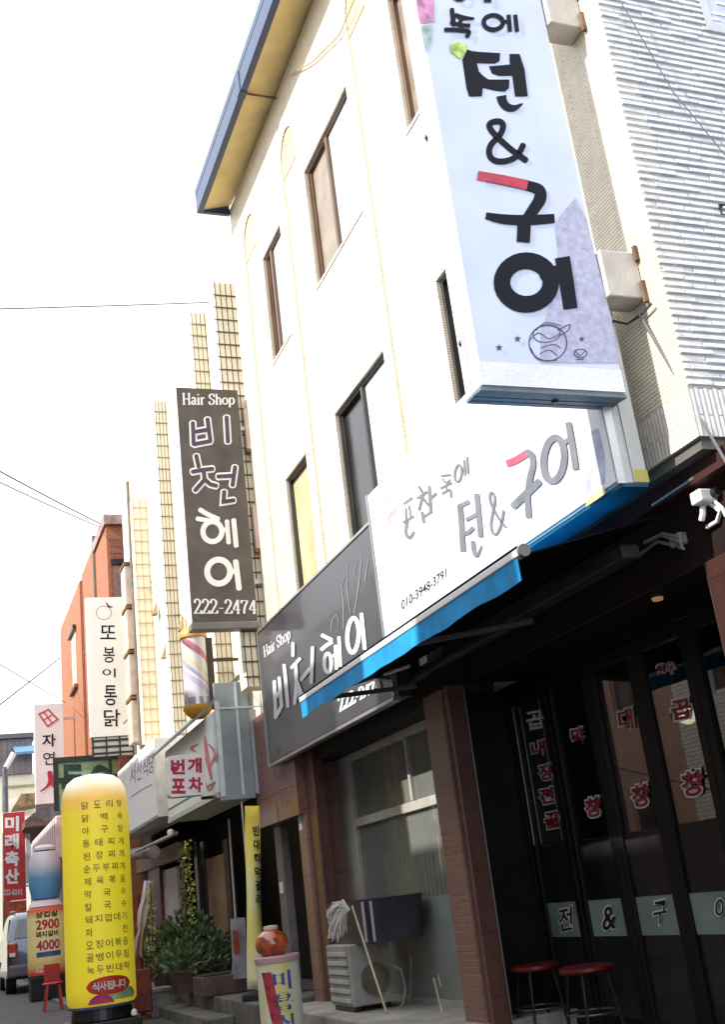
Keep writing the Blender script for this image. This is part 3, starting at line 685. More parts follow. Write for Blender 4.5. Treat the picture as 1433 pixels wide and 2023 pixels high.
# ---- tall lightbox sticking out over the street
pj = thing('projecting_sign', 'tall white lightbox with navy brush lettering hung on the building corner', 'sign', (2.94, 4.47, 3.476))
YP = 4.40
build('cabinet', bx(2.508, 3.362, YP, 4.56, 3.50, 7.2), mat('lightbox_aluminium', (.78,.79,.8), .4, .05, bump=.02), pj, bevel=.006)
m_lbface = mat('pale_blue_face', (.56,.63,.80), .45, .05, 3, .01)
build('face', bx(2.522, 3.35, YP-.010, YP-.001, 3.64, 7.18), m_lbface, pj)
build('bottom_band', bx(2.515, 3.356, YP-.013, YP-.001, 3.505, 3.637), mat('white_band', (.72,.75,.83), .4, .05), pj)
un = MB().box(2.506, 3.364, YP-.004, YP+.03, 3.476, 3.499)
for q in range(3): un.box(2.506, 3.364, YP+.034+.044*q, YP+.034+.044*q+.038, 3.480, 3.499)
build('underside_slats', un, mat('blue_grey_slats', (.15,.2,.24), .45, .2), pj, bevel=.003)
build('drain_plug', MB().lathe((2.98, YP+.08, 3.468), [(.0,0),(.016,0),(.02,.01)], 12), m_black, pj)
bk = MB().lathe((2.503, YP+.12, 3.78), [(0,0),(.01,.02),(.0,.05)], 8).lathe((2.503, YP+.12, 5.05), [(0,0),(.012,.03),(0,.06)], 8)
build('hinge', bk, m_wire, pj)
build('side_seam', bx(2.503, 2.507, YP+.075, YP+.08, 3.51, 7.19), m_alu, pj)
za = (800, 0, 2.2638); zb = (900, 450, 2.6886); zc = (900, 0, 5.5115)
YPf = YP-.010
mt = Ink(Y=YPf, off=.0015)
mt.poly([(530,0),(560,-70),(640,-160),(700,-40),(775,270),(830,480),(868,718),(450,718),(455,560),(480,480),(530,300),(545,140)], zb)
def mottled(name, c1, c2):
    return mat(name, tuple((a+b)/2 for a, b in zip(c1, c2)), .6, .22, 16, 0)
build('mountain_print', mt.mb, mat('lilac_print', (.42,.43,.60), .6, .14, 30, 0), pj)
fl = Ink(Y=YPf, off=.0018); fl.poly([(48,-40),(130,-40),(132,100),(70,108),(56,60)], za); build('flower_print', fl.mb, mat('pink_print', (.62,.28,.48), .6, .3, 16, 0), pj)
fl = Ink(Y=YPf, off=.0018); fl.poly([(72,118),(125,112),(118,190),(95,240),(84,190)], za); build('flower_print', fl.mb, mat('grey_green_print', (.42,.52,.55), .6, .3, 16, 0), pj)
fl = Ink(Y=YPf, off=.006); fl.poly([(200,205),(235,190),(280,210),(270,240),(245,265),(205,235)], za); build('leaf_print', fl.mb, mat('lime_print', (.38,.58,.12), .6, .35, 20, 0), pj)
k = Ink(Y=YPf, off=.002)
def big_polys(k):
    k.poly([(130,540),(240,565),(490,580),(480,670),(430,695),(225,690),(200,560)], zc)
    k.poly([(75,655),(130,540),(215,575),(235,690),(300,960),(290,1050),(150,1055),(120,960)], zc)
    k.poly([(235,760),(300,825),(360,868),(590,868),(585,960),(540,1000),(440,990),(285,955),(230,900)], zc)
    k.poly([(590,590),(700,590),(755,760),(790,1050),(650,1055),(620,830),(590,680)], zc)
    k.poly([(365,725),(590,705),(640,700),(640,825),(480,828),(400,805)], zc)
    k.stroke([(500,1045),(515,1110),(560,1165),(640,1180),(735,1130)], [110,100,90,70,12], zc, cap=False)
big_polys(k)
k.stroke([(542,718),(470,665),(400,600),(378,565),(392,548),(425,545),(440,565),(425,605),(385,650),(378,690),(400,718),(450,722),(500,700),(530,650)], 27, za)
k.stroke([(545,830),(600,850),(605,890),(575,940),(548,980)], [44,50,56,52,50], za).stroke([(362,966),(450,982),(560,985),(670,978)], [30,44,46,40], za, cap=False).stroke([(535,985),(530,1085)], 60, za, cap=False)
k.ring((377,292), 130, 116, 88, zb, .0).stroke([(568,158),(590,290),(612,432)], [80,78,76], zb, cap=False).stroke([(470,250),(545,235)], 70, zb)
# small line above
k.ring((412,250), 105, 78, 50, zc).stroke([(578,165),(595,350)], 46, zc, cap=False).stroke([(650,165),(672,350)], 46, zc, cap=False).stroke([(520,240),(580,240)], 36, zc)
k.stroke([(-10,170),(100,200),(205,210)], [50,46,24], zc, cap=False).stroke([(-60,250),(60,280),(160,285)], 44, zc, cap=False).stroke([(-40,110),(-20,280)], 50, zc).stroke([(-110,330),(40,335),(140,350),(125,400)], 48, zc).stroke([(60,220),(40,280)], 44, zc)
k.ring((40,-42), 60, 48, 40, zc).stroke([(310,8),(390,8)], 44, zc, cap=False).stroke([(345,-120),(350,0)], 44, zc, cap=False).stroke([(200,-60),(300,-55)], 40, zc)
build('lettering', k.mb, m_ink, pj)
k = Ink(Y=YPf, off=.006); k.stroke([(325,787),(430,805),(548,830)], [40,42,44], za, cap=False); build('lettering', k.mb, mat('crimson_ink', (.48,.03,.07), .55, .2, 12, 0), pj)
pt_ = Ink(Y=YPf, off=.002)
pt_.ring((492,612), 100, 96, 7, zb).ring((485,565), 72, 44, 5, zb, -.1).stroke([(395,600),(440,560),(500,590),(560,560)], 5, zb).stroke([(430,545),(480,505),(560,520)], 5, zb).stroke([(545,545),(605,515),(600,545),(555,575)], 6, zb).stroke([(455,640),(520,620),(560,640)], 5, zb).stroke([(450,670),(500,650),(540,680)], 5, zb).stroke([(400,640),(440,700),(540,705)], 5, zb)
pt_.ring((665,668), 34, 22, 5, zb).stroke([(635,650),(660,680),(690,655)], 4, zb).stroke([(645,700),(680,700)], 5, zb)
def star(k, cx, cy, r, z): k.poly([(cx+(r if i % 2 == 0 else r*.42)*math.sin(math.pi*i/5), cy-(r if i % 2 == 0 else r*.42)*math.cos(math.pi*i/5)) for i in range(10)], z)
star(pt_, 232, 638, 20, zb); star(pt_, 330, 591, 20, zb); star(pt_, 671, 592, 17, zb)
build('pot_drawing', pt_.mb, mat('violet_ink', (.05,.05,.12), .55, .2, 10, 0), pj)
m_rust2 = mat('faded_rust', (.16,.095,.06), .8, .4, 9, .3)
m_brk = mat('bracket_steel', (.52,.49,.46), .6, .15, 4, .1, grime=.4, grimecol=(.3,.16,.07))
for z0, z1 in ((4.07,4.36), (5.92,6.20)):
    br = MB().box(3.364, 3.597, 4.36, 4.52, z0, z1)
    o = build('bracket', br, m_brk, pj, bevel=.008)
    build('wall_plate', MB().box(3.575, 3.599, 4.335, 4.358, z0-.03, z0+.10).box(3.575, 3.599, 4.335, 4.358, z1-.06, z1+.03), m_rust2, o, split=True)

# ---- hair salon projecting sign
vs_ = thing('projecting_sign', 'tall brown vertical sign with white hair shop lettering ending in phone number', 'sign', (3.15, 12.22, 4.35))
YH = 12.2
ptl, ptr, pbr, pbl = P(347,768,Y=YH), P(468,768,Y=YH), P(511,1229,Y=YH), P(378,1229,Y=YH)
x0 = (ptl.x+pbl.x)/2; x1 = (ptr.x+pbr.x)/2; z0 = (pbl.z+pbr.z)/2; z1 = (ptl.z+ptr.z)/2
build('cabinet', bx(x0, x1, YH, YH+.16, z0, z1), mat('white_cabinet', (.7,.7,.68), .5), vs_, bevel=.006)
build('face', bx(x0+.006, x1-.006, YH-.010, YH-.001, z0+.006, z1-.006), mat('brown_sign', (.075,.062,.055), .4, .22, 3.5, .02), vs_)
build('bottom_trim', bx(x0-.01, x1+.005, YH-.02, YH+.15, z0-.085, z0-.002), mat('olive_trim', (.14,.135,.12), .4), vs_, bevel=.008)
zs = (330, 750, 4.046); YHf = YH-.010
outl = [[(205,345),(212,520)], [(322,315),(345,490)], [(212,420),(332,400)], [(213,518),(348,492)], [(475,300),(486,500)],
        [(232,608),(252,700)], [(200,738),(290,722),(365,714)], [(290,725),(300,800),(222,888)], [(302,800),(345,838),(395,850)], [(405,776),(515,770)], [(543,698),(522,848)], [(456,895),(450,978),(535,965)]]
a = Ink(Y=YHf, off=.002); b = Ink(Y=YHf, off=.006)
for p in outl: a.stroke(p, 62, zs, smooth=False); b.stroke(p, 32, zs, smooth=False)
c = Ink(Y=YHf, off=.002)
c.stroke([(262,1040),(330,1080),(410,1115)], 38, zs).stroke([(240,1112),(320,1125),(410,1140)], 36, zs).ring((362,1215), 76, 80, 42, zs).stroke([(430,1200),(478,1200)], 34, zs).stroke([(478,1130),(492,1305)], 36, zs).stroke([(532,1122),(552,1330)], 40, zs)
c.ring((412,1535), 92, 96, 48, zs).stroke([(500,1535),(555,1530)], 42, zs).stroke([(548,1452),(575,1672)], 44, zs)
c.pen('Hair Shop', [(118,110),(540,122),(540,200),(122,200)], zs, .17, .07).pen('222-2474', [(208,1755),(715,1765),(718,1872),(212,1872)], zs, .17, .06)
m_vw = mat('sign_letter_white', (.74,.74,.74), .5, .04, bump=0)
build('lettering', a.mb, m_vw, vs_); build('lettering', b.mb, mat('purple_ink', (.06,.035,.075), .5, .2, bump=0), vs_); build('lettering', c.mb, m_vw, vs_)
build('bracket', MB().bar((x1, YH+.08, z0+.5), (3.62, YH+.08, z0+.5), .05).bar((x1, YH+.08, z1-.5), (3.62, YH+.08, z1-.5), .05), m_alu, vs_)

# ---- blue awning
aw = thing('awning', 'blue fabric awning with hanging valance over the restaurant front', 'awning', (3.2, 6.6, 2.5))
m_blue = mat('blue_awning_cloth', (.0,.26,.58), .75, .16, 7, .12, 90)
m_awnshadow = mat('awning_shadow_tone', (.004,.005,.009), .9, .2, 4, .2, spec=.1)  # near-black underside sheet paints the shade below the blue cloth
xb = 2.75; yb0, yb1 = 4.66, 8.44; zb0 = 2.725
def sheet(n, y0, y1, f, th=.006):
    mb = MB(); k = 0
    for i in range(n+1):
        y = y0+(y1-y0)*i/n; a, b = f(y, i)
        mb.v += [Vector(a), Vector(b), Vector(a)+Vector((th,0,-th)), Vector(b)+Vector((th,0,-th))]
    for i in range(n):
        q = 4*i; mb.f += [(q,q+4,q+5,q+1), (q+2,q+3,q+7,q+6), (q+1,q+5,q+7,q+3), (q,q+2,q+6,q+4)]
    mb.f += [(0,1,3,2), (4*n,4*n+2,4*n+3,4*n+1)]
    return mb
build('canopy', sheet(24, yb0, yb1, lambda y, i: ((xb+.02, y, zb0-.01+.008*math.sin(i*.9)), (3.60, y, 2.92))), m_awnshadow, aw)
build('canopy_top', sheet(24, yb0+.05, yb1, lambda y, i: ((xb+.02, y, zb0-.002+.008*math.sin(i*.9)), (3.60, y, 2.929))), m_blue, aw)
val = MB(); n = 60; V = []
for i in range(n+1):
    y = yb0+.02+(yb1-yb0-.02)*i/n; w = .006*math.sin(i*.45)+.003*math.sin(i*1.3+1)
    h = .118+.005*math.sin(i*.55)
    V += [Vector((xb-.034, y, zb0-.03)), Vector((xb-.034+w*.6, y, zb0-.03-h*.5)), Vector((xb-.034+w, y, zb0-.03-h))]
    V += [Vector((xb-.030, y, zb0-.03)), Vector((xb-.030+w*.6, y, zb0-.03-h*.5)), Vector((xb-.030+w, y, zb0-.03-h))]
val.v = V
for i in range(n):
    q = 6*i; val.f += [(q,q+1,q+7,q+6),(q+1,q+2,q+8,q+7),(q+3,q+9,q+10,q+4),(q+4,q+10,q+11,q+5),(q+2,q+5,q+11,q+8)]
build('valance', val, m_blue, aw, smooth=True)
build('front_bar', MB().box(xb-.042, xb+.012, yb0-.01, yb1, zb0-.028, zb0+.012), m_signwhite, aw, bevel=.006)
build('bar_lining', MB().box(xb-.040, xb+.01, yb0, yb1, zb0+.0135, zb0+.026), m_awnshadow, aw)
build('end_cap', MB().tube([(xb-.015, yb0-.035, zb0-.005), (xb-.015, yb0-.011, zb0-.005)], .034, 16), mat('grey_cap', (.12,.12,.12), .4), aw, smooth=True)
a1, a2, a3 = P(945,1180,X=3.0), P(1035,1215,X=3.55), P(1281,1098,X=3.62)
arm = MB().bar((xb+.02, 6.5, zb0-.05), (3.58, 6.1, 2.72), .035).bar((xb+.02, 8.2, zb0-.05), (3.55, 8.0, 2.70), .035)
build('folding_arm', arm, mat('arm_grey', (.10,.10,.10), .5), aw, bevel=.006, split=True)
build('roller_case', MB().box(3.50, 3.62, 4.9, 6.30, 2.76, 2.84).box(3.52, 3.60, 6.301, 8.3, 2.74, 2.79), mat('roller_grey', (.05,.05,.047), .5, .2, grime=.3), aw, bevel=.01)
fl = MB()
q0, q1 = P(760,1332,X=3.3), P(808,1316,X=3.3)
fl.tube([q0, q1], .014, 8); build('arm_joint', fl, m_signwhite, aw)
# ---- lamps, camera and cables under the corner
lampg = 'security lamps under the awning'
sp_ = thing('floodlight', 'white twin floodlight with hanging cable under the building corner', 'lamp', P(1390,985,X=3.75))
c0 = P(1392, 985, X=3.75)
build('housing', MB().box(c0.x-.06, c0.x+.05, c0.y-.05, c0.y+.04, c0.z-.03, c0.z+.04), m_signwhite, sp_, bevel=.01)
build('lens', MB().tube([c0+Vector((.03,-.09,.01)), c0+Vector((.03,-.051,.01))], .028, 14), m_black, sp_)
cb = MB(); p0 = P(1391,1000,X=3.75)
cb.tube([P(1389,1000,X=3.74), P(1390,1015,X=3.74), P(1387,1028,X=3.74)], .016, 8).tube([P(1412,990,X=3.78), P(1428,1003,X=3.78), P(1436,1020,X=3.78)], .010, 8).tube([P(1405,995,X=3.78), P(1424,1010,X=3.78), P(1418,1030,X=3.78), P(1398,1042,X=3.78)], .012, 8)
build('cable', cb, m_signwhite, sp_, smooth=True)
c1 = P(1340, 1070, X=3.78)
sp2 = thing('junction_box', 'small grey cable box with loose cables on the dark shop beam', 'box', c1)
build('body', MB().box(c1.x-.03, c1.x+.03, c1.y-.06, c1.y+.04, c1.z-.03, c1.z+.04), mat('box_grey', (.25,.25,.24), .5, grime=.3), sp2, bevel=.012)
cb = MB().tube([P(1345,1062,X=3.76), P(1310,1055,X=3.76), P(1275,1072,X=3.76)], .012, 8).tube([P(1335,1078,X=3.76), P(1300,1070,X=3.77), P(1262,1098,X=3.78)], .010, 8).tube([P(1310,1058,X=3.76), P(1345,1072,X=3.75), P(1352,1085,X=3.75), P(1343,1082,X=3.75)], .010, 8)
build('cable', cb, MATS['box_grey'], sp2, smooth=True)
tagit(build('steel_rod', MB().tube([P(1290,998,X=3.70), P(1372,944,X=3.70)], .009, 8), m_alu), 'thin steel rod under the dark shop beam', 'rod')

# ================================================================== THINGS BEFORE THE SHOPFRONTS
# bar stools
sb = P(1055, 1902, X=3.98)
m_steel = mat('dull_steel', (.12,.12,.13), .35, .2, metal=.7)
def make_stool():
    t = thing('bar_stool', 'low red topped stool by the brown pillar, nearer the salon', 'stool', (sb.x, sb.y, .10), 'red topped stools outside the restaurant')
    h = sb.z-.005; x, y = sb.x, sb.y
    build('seat', MB().lathe((x, y, 0), [(.0,h-.045),(.165,h-.045),(.18,h-.03),(.178,h-.01),(.15,h),(0,h+.004)], 32), mat('red_vinyl', (.11,.008,.007), .35, .15, 5, .03, spec=.4), t, smooth=True)
    for k in range(4):
        a = math.pi/4+k*math.pi/2; ca, sa = math.cos(a), math.sin(a)
        build('leg', MB().tube([(x+.13*ca, y+.13*sa, h-.045), (x+.20*ca, y+.20*sa, .10)], .012, 8), m_dframe, t, smooth=True)
    rg = [(x+.165*math.cos(t_), y+.165*math.sin(t_), .31) for t_ in [2*math.pi*i/24 for i in range(25)]]
    build('foot_ring', MB().tube(rg, .008, 8, caps=False), m_steel, t, smooth=True)
    return t
stool = make_stool()
s2 = P(1157, 1903, X=3.98)
copy_thing(stool, (s2.x, s2.y, .10), 'low red topped stool in front of the glass doors, second from pillar')
# air conditioner unit
ac = thing('air_conditioner', 'weathered white outdoor air conditioner with rust and side louvres on ledge', 'appliance', (3.54, 10.06, .22))
m_acw = mat('old_white_metal', (.31,.305,.285), .6, .15, 6, .1, grime=.85, grimecol=(.19,.11,.06))
ax0, ax1, ay0, ay1, az1 = 3.35, 3.73, 9.75, 10.38, .80
build('casing', bx(ax0, ax1, ay0, ay1, .30, az1), m_acw, ac, bevel=.012)
lv = MB()
for q in range(6): lv.box(ax0-.012, ax0-.001, ay0+.06, ay1-.04, .33+.075*q, .365+.075*q)
build('louvre', lv, mat('louvre_metal', (.46,.46,.45), .5, grime=.4), ac, bevel=.003)
gr = MB()
for q in range(7):
    r_ = .03+.018*q; gr.tube([(3.57+r_*math.cos(t_), ay0-.014, .50+r_*math.sin(t_)) for t_ in [2*math.pi*i/20 for i in range(21)]], .004, 5, caps=False)
build('fan_grille', gr, mat('grille_wire', (.22,.2,.17), .6, .3), ac)
build('fan_recess', MB().tube([(3.57, ay0-.006, .50), (3.57, ay0-.001, .50)], .13, 24), mat('dirty_grille', (.13,.10,.075), .8, .4, 9, .3), ac)
build('foot', MB().box(ax0+.02, ax0+.08, ay0+.05, ay1-.05, .256, .299).box(ax1-.08, ax1-.02, ay0+.05, ay1-.05, .256, .299), m_black, ac)
tagit(build('hose', MB().tube([P(812,1890,X=3.9), P(812,1960,X=3.9), P(808,1988,X=3.86)], .007, 6), m_acw, smooth=True), 'thin upright grey hose against the frosted shop panel', 'hose')
tagit(build('hose', MB().tube([(ax1-.02, ay0-.03, .60), (ax1+.05, ay0-.08, .55), (ax1+.07, ay0-.1, .40), (ax1+.03, ay0-.08, .27), (ax1-.05, ay0-.12, .235)], .012, 8), m_acw, smooth=True), 'grey drain hose curling beside the air conditioner', 'hose')
# black trough
tr = thing('trough', 'black plastic tub with rounded corners lying on the air conditioner', 'tub', (3.66, 9.85, .78))
def rr(x0, x1, y0, y1, r, z, ins=0):
    out = []
    for cx, cy, a0 in ((x1-r,y1-r,0),(x0+r,y1-r,90),(x0+r,y0+r,180),(x1-r,y0+r,270)):
        for q in range(5):
            a = rad(a0+22.5*q); out.append(Vector((cx+(r-ins)*math.cos(a), cy+(r-ins)*math.sin(a), z)))
    return out
tm = MB(); A = [rr(3.42,3.90,9.30,10.36,.08,.803), rr(3.395,3.925,9.275,10.385,.08,1.11), rr(3.385,3.935,9.265,10.395,.08,1.155), rr(3.405,3.915,9.285,10.375,.08,1.155,0), rr(3.43,3.89,9.31,10.35,.08,.83)]
n = 20
for L in A: tm.v += L
for i in range(len(A)-1):
    for j in range(n): j2 = (j+1) % n; tm.f.append((i*n+j, i*n+j2, (i+1)*n+j2, (i+1)*n+j))
tm.f += [tuple(range(n))[::-1], tuple((len(A)-1)*n+j for j in range(n))]
build('body', tm, mat('black_plastic', (.042,.038,.050), .38, .25, 3, .1, 12), tr, smooth=True)
build('strap', MB().box(3.372, 3.384, 9.33, 9.36, .82, 1.14).box(3.41, 3.43, 9.252, 9.264, .82, 1.14), mat('pale_strap', (.45,.44,.46), .6), tr)
# mop
mp_ = thing('mop', 'string mop propped head up against the shop ledge', 'mop', (3.3, 9.0, .22))
h0, h1 = P(696, 1790, X=3.18), P(764, 2000, X=3.20)
build('handle', MB().tube([h0, h1], .009, 8), mat('pale_wood', (.52,.42,.26), .6, .2), mp_, smooth=True)
hd = MB(); c = P(690, 1797, X=3.17)
for k_ in range(150):
    a = random.uniform(-1, 1); l_ = random.uniform(.12, .27)
    d0 = Vector((random.uniform(-.6,-.1), .75+random.uniform(-.3,.3), .10+.55*a)).normalized()
    p1_ = c+d0*l_*.45; p2_ = c+d0*l_*.8+Vector((random.uniform(-.02,.02), 0, -.05-.05*random.random())); p3_ = p2_+Vector((random.uniform(-.03,.01), random.uniform(-.01,.05), -random.uniform(.03,.09)))
    hd.tube([c, p1_, p2_, p3_], [.009,.009,.008,.004], 5)
build('mop_head', hd, mat('dirty_cotton', (.60,.56,.53), .9, .15, 20, .3), mp_)
tagit(build('stick', MB().tube([P(857,1932,X=3.45), P(874,2000,X=3.45)], .006, 6).tube([P(866,1925,X=3.5), P(872,1950,X=3.5)], .004, 6), MATS['pale_wood']), 'short pale stick leaning on the salon ledge near the brick pillar', 'stick')
# advertising drum with the orange lantern
db = P(547, 1890, Y=10.0); dx, dy, dz = db.x, 10.0, P(547,1888,Y=9.9).z
drum = thing('advertising_drum', 'round drum shaped street sign with painted blue letters below orange jar', 'sign', (dx, dy, 0))
R_ = .185
build('body', MB().lathe((dx, dy, 0), [(.0,.02),(R_,.02),(R_,dz-.05),(0,dz-.05)], 40), ramp_mat('drum_print', 'X', [(0,(.66,.64,.5)),(.25,(.62,.55,.16)),(.42,(.62,.62,.5)),(.6,(.66,.66,.6)),(.8,(.5,.47,.2)),(1,(.4,.2,.12))], noise=.6, scale=1.6), drum, smooth=True)
for o_ in (drum.children[0],):
    pass
build('rim', MB().lathe((dx, dy, 0), [(.0,dz-.049),(R_+.012,dz-.049),(R_+.014,dz-.01),(R_+.006,dz),(0,dz)], 40), mat('pink_rim', (.5,.28,.30), .5, .2), drum, smooth=True)
def wrap(mb, body, cx, cy, R, amid, arc, z0, z1, bold=.02, off=.002):
    vs, fs = type2d(body, bold)
    mb.add([(cx+(R+off)*math.cos(amid+(u-.5)*arc/R), cy+(R+off)*math.sin(amid+(u-.5)*arc/R), z0+(z1-z0)*v) for u, v in vs], fs)
vang = math.atan2(-dy, -dx)
tm = MB()
for q, ch in enumerate('미용실'): wrap(tm, ch, dx, dy, R_, vang+.15, .16, dz-.27-.17*q, dz-.12-.17*q, .03)
build('lettering', tm, mat('blue_ink', (.04,.08,.32), .5, .3, 14, 0), drum)
rd = MB()
for q in range(12):
    z_ = dz-.12-.055*q; a_0 = vang-.85+.05*q
    for w in range(4):
        b0, b1 = a_0+.13*w, a_0+.13*(w+1)
        rd.add([(dx+(R_+.002)*math.cos(a_), dy+(R_+.002)*math.sin(a_), zz) for a_, zz in ((b0,z_),(b1,z_),(b1+.05,z_-.055),(b0+.05,z_-.055))], [(0,1,2,3)])
build('red_print', rd, mat('dark_red_print', (.36,.03,.05), .5, .4, 14, 0), drum)
jr = thing('jar', 'orange round glass jar with pale lid on top of the painted drum', 'jar', (dx-.02, dy, dz))
jx = dx-.035
m_or = mat('orange_glass', (.42,.075,.016), .15, .55, 9, .05, spec=.8, coat=.6)
build('body', MB().lathe((jx, dy, dz), [(.0,0),(.09,.0),(.135,.05),(.145,.10),(.13,.16),(.075,.20),(.06,.21),(0,.21)], 32), m_or, jr, smooth=True)
build('lid', MB().lathe((jx, dy, dz), [(0,.211),(.062,.211),(.066,.225),(.06,.245),(0,.25)], 24), mat('pale_lid', (.62,.52,.42), .5), jr, smooth=True)
# yellow vertical banner
bn = thing('banner', 'tall narrow yellow banner with dark letters on a pole beside stair entrance', 'banner', (3.3, 12.4, .3))
YB = 12.4
q0, q1, q2, q3 = P(484,1592,Y=YB), P(512,1592,Y=YB), P(520,1955,Y=YB), P(489,1955,Y=YB)
cl = MB(); n = 16
for i in range(n+1):
    t = i/n; a = q0.lerp(q3, t); b = q1.lerp(q2, t); w = .02*math.sin(t*9)
    cl.v += [a+Vector((0,w,0)), a.lerp(b,.5)+Vector((0,.03*math.sin(t*7+1),0)), b+Vector((0,-w,0))]
for i in range(n):
    for j in (0, 1): cl.f.append((3*i+j, 3*i+j+1, 3*i+j+4, 3*i+j+3))
co = build('cloth', cl, ramp_mat('banner_print', 'Z', [(0,(.75,.78,.55)),(.25,(.82,.76,.42)),(.45,(.84,.70,.16)),(.62,(.78,.78,.4)),(.8,(.86,.70,.12)),(1,(.84,.64,.06))], rough=.7, noise=.3, scale=.42), bn, smooth=True)
so_ = co.modifiers.new('thick', 'SOLIDIFY'); so_.thickness = .004
tx = Ink(Y=YB, off=.05)
for q, ch in enumerate('빈대떡막걸리'): tx.type(ch, [(497.5+1.2*q,1632+27*q),(509+1.2*q,1632+27*q),(509.5+1.2*q,1652+27*q),(498+1.2*q,1652+27*q)], None, .03)
build('lettering', tx.mb, m_ink, bn)
build('pole', MB().tube([(q0.x-.02, YB+.06, .28), (q0.x-.02, YB+.06, q0.z+.05)], .012, 8), m_alu, bn)
build('foot', MB().lathe((q0.x-.02, YB+.06, .28), [(0,0),(.16,0),(.16,.06),(.03,.09),(0,.09)], 20), m_blackm, bn)

# ================================================================== NEXT BUILDING WITH LATTICE BANDS
m_cream = mat('cream_render', (.74,.68,.54), .75, .06, 3, .1, 30, grime=.25, grimecol=(.55,.46,.32))
lb = thing('cream_building', 'cream rendered building with dark lattice window bands next to the tiled one', 'building', (3.6, 17, 0))
LT = 9.62
build('wall', MB().box(3.62, 12, 12.17, 22.2, 2.95, LT), m_cream, lb)
build('parapet', MB().box(3.621, 3.9, 12.171, 22.2, LT+.001, LT+.10), m_cream, lb)
m_lat = mat('lattice_bronze', (.075,.055,.035), .6, .25); m_lat2 = mat('lattice_pale', (.20,.165,.11), .6, .25)
m_lat3 = mat('joint_pale', (.5,.38,.2), .7)
def fin(Yf, xl, xr, z0, z1, nv, dzz, m):
    """tiled fin standing out from the wall, its joints as thin dark strips on the face turned down the street"""
    o = build('tiled_fin', bx(xl, 3.619, Yf, Yf+.30, z0, z1), m_cream, lb)
    g = MB()
    for k in range(nv):
        x = xl+.01+(xr-xl-.02)*k/(nv-1); g.box(x-.005, x+.005, Yf-.006, Yf-.001, z0, z1-.01)
    z = z1-.2
    while z > z0:
        g.box(xl-.03, xr+.01, Yf-.012, Yf-.0065, z-.009, z+.009); z -= dzz
    build('tile_joint', g, m, o)
for (pl, pr, py, Yf, z0, z1, nv, dzz, m) in ((425,470,600,12.30,3.6,8.95,5,.18,m_lat), (378,406,640,13.95,3.9,9.45,4,.19,m_lat2), (306,328,815,17.05,3.5,9.5,4,.21,m_lat2), (408,418,1150,14.9,4.1,7.9,2,.2,m_lat2), (272,300,1200,19.3,4.1,8.6,3,.22,m_lat3)):
    fin(Yf, P(pl,py,Y=Yf).x, P(pr,py,Y=Yf).x, z0, z1, nv, dzz, m)
pk = MB()
for z0 in (6.55, 5.25): pk.box(3.57, 3.615, 12.21, 12.62, z0, z0+.55)
build('wall_panel', pk, mat('pink_panel', (.62,.48,.42), .6, .1), lb, split=True)
lg = MB()
for z0 in (6.55, 5.25): lg.box(3.555, 3.6, 12.2, 12.66, z0-.05, z0-.001)
build('panel_ledge', lg, m_rust, lb, split=True)
hd = MB()
for px, py in ((295,1235), (276,1335), (400,985), (328,1290), (290,1322), (362,1235), (310,1205), (268,1380)):
    p = P(px, py, X=3.58); hd.add([p+Vector((0,-.09,-.09)), p+Vector((0,.09,-.09)), p+Vector((-.0,0,.16)), p+Vector((-.09,-.07,-.09)), p+Vector((-.09,.07,-.09))], [(0,1,4,3),(0,3,2),(3,4,2),(4,1,2)])
build('vent_hood', hd, mat('bronze_hood', (.30,.21,.08), .6, .25), lb, split=True)
dp = MB(); ds = [P(252,945,X=3.5), P(256,1050,X=3.5), P(260,1180,X=3.5), P(265,1290,X=3.5), P(270,1400,X=3.5), P(276,1480,X=3.5)]
yb = sum(p.y for p in ds)/len(ds)
dp.tube([(3.52, yb, p.z) for p in ds], .032, 10)
dpo = build('drainpipe', dp, mat('brown_pipe', (.16,.12,.08), .6, .2), lb, smooth=True)
hp = MB()
for q in range(4): hp.box(3.40, 3.6, yb+.1, yb+.62, 4.35+.88*q, 5.12+.88*q)
build('panel_strip', hp, mat('pinkish_panel', (.58,.47,.4), .6, .15), lb, split=True)
hp = MB()
for q in range(4): hp.box(3.38, 3.6, yb+.08, yb+.64, 5.14+.88*q, 5.20+.88*q)
build('panel_strip', hp, m_rust, lb, split=True)
# ground floor of the stall restaurant
m_int = mat('dark_interior', (.018,.016,.015), .7, .3, 3)
gf = MB().box(4.6, 4.65, 12.9, 22.2, 0, 3.0).box(3.66, 12, 21.0, 22.2, .0, 2.945)
build('ground_floor_wall', gf, m_int, lb)
build('ceiling', bx(3.62, 4.6, 12.92, 20.99, 2.86, 2.94), m_int, lb)
def front(name, px0, px1, py0, py1, X, m, th=.06, bev=.01, z=None):
    a, b = P(px0, (py0+py1)/2, X=X), P(px1, (py0+py1)/2, X=X)
    return build(name, bx(X, X+th, b.y, a.y, z if z is not None else P((px0+px1)/2, py1, X=X).z, P((px0+px1)/2, py0, X=X).z), m, lb, bevel=bev)
front('door', 410, 446, 1690, 1852, 3.95, mat('tan_door', (.30,.19,.10), .5, .2, 4, .08))
front('kickboard', 410, 446, 1854, 1900, 3.955, mat('dark_kickboard', (.03,.028,.03), .6), z=.28)
front('door_post', 398, 409, 1660, 1890, 3.93, m_black, .1, .01, .28)
front('door_post', 447, 456, 1655, 1890, 3.93, mat('brown_black_post', (.035,.026,.022), .5), .1, .01, .28)
front('window', 322, 352, 1715, 1850, 3.64, mat('pale_grey_panel', (.42,.41,.38), .5, .15))
front('pillar', 296, 318, 1690, 1890, 3.58, mat('maroon_post', (.09,.02,.03), .5, .25), .1, .01, .28)
front('beam', 268, 354, 1680, 1712, 3.54, mat('terracotta_beam', (.18,.085,.055), .6, .3), .08)
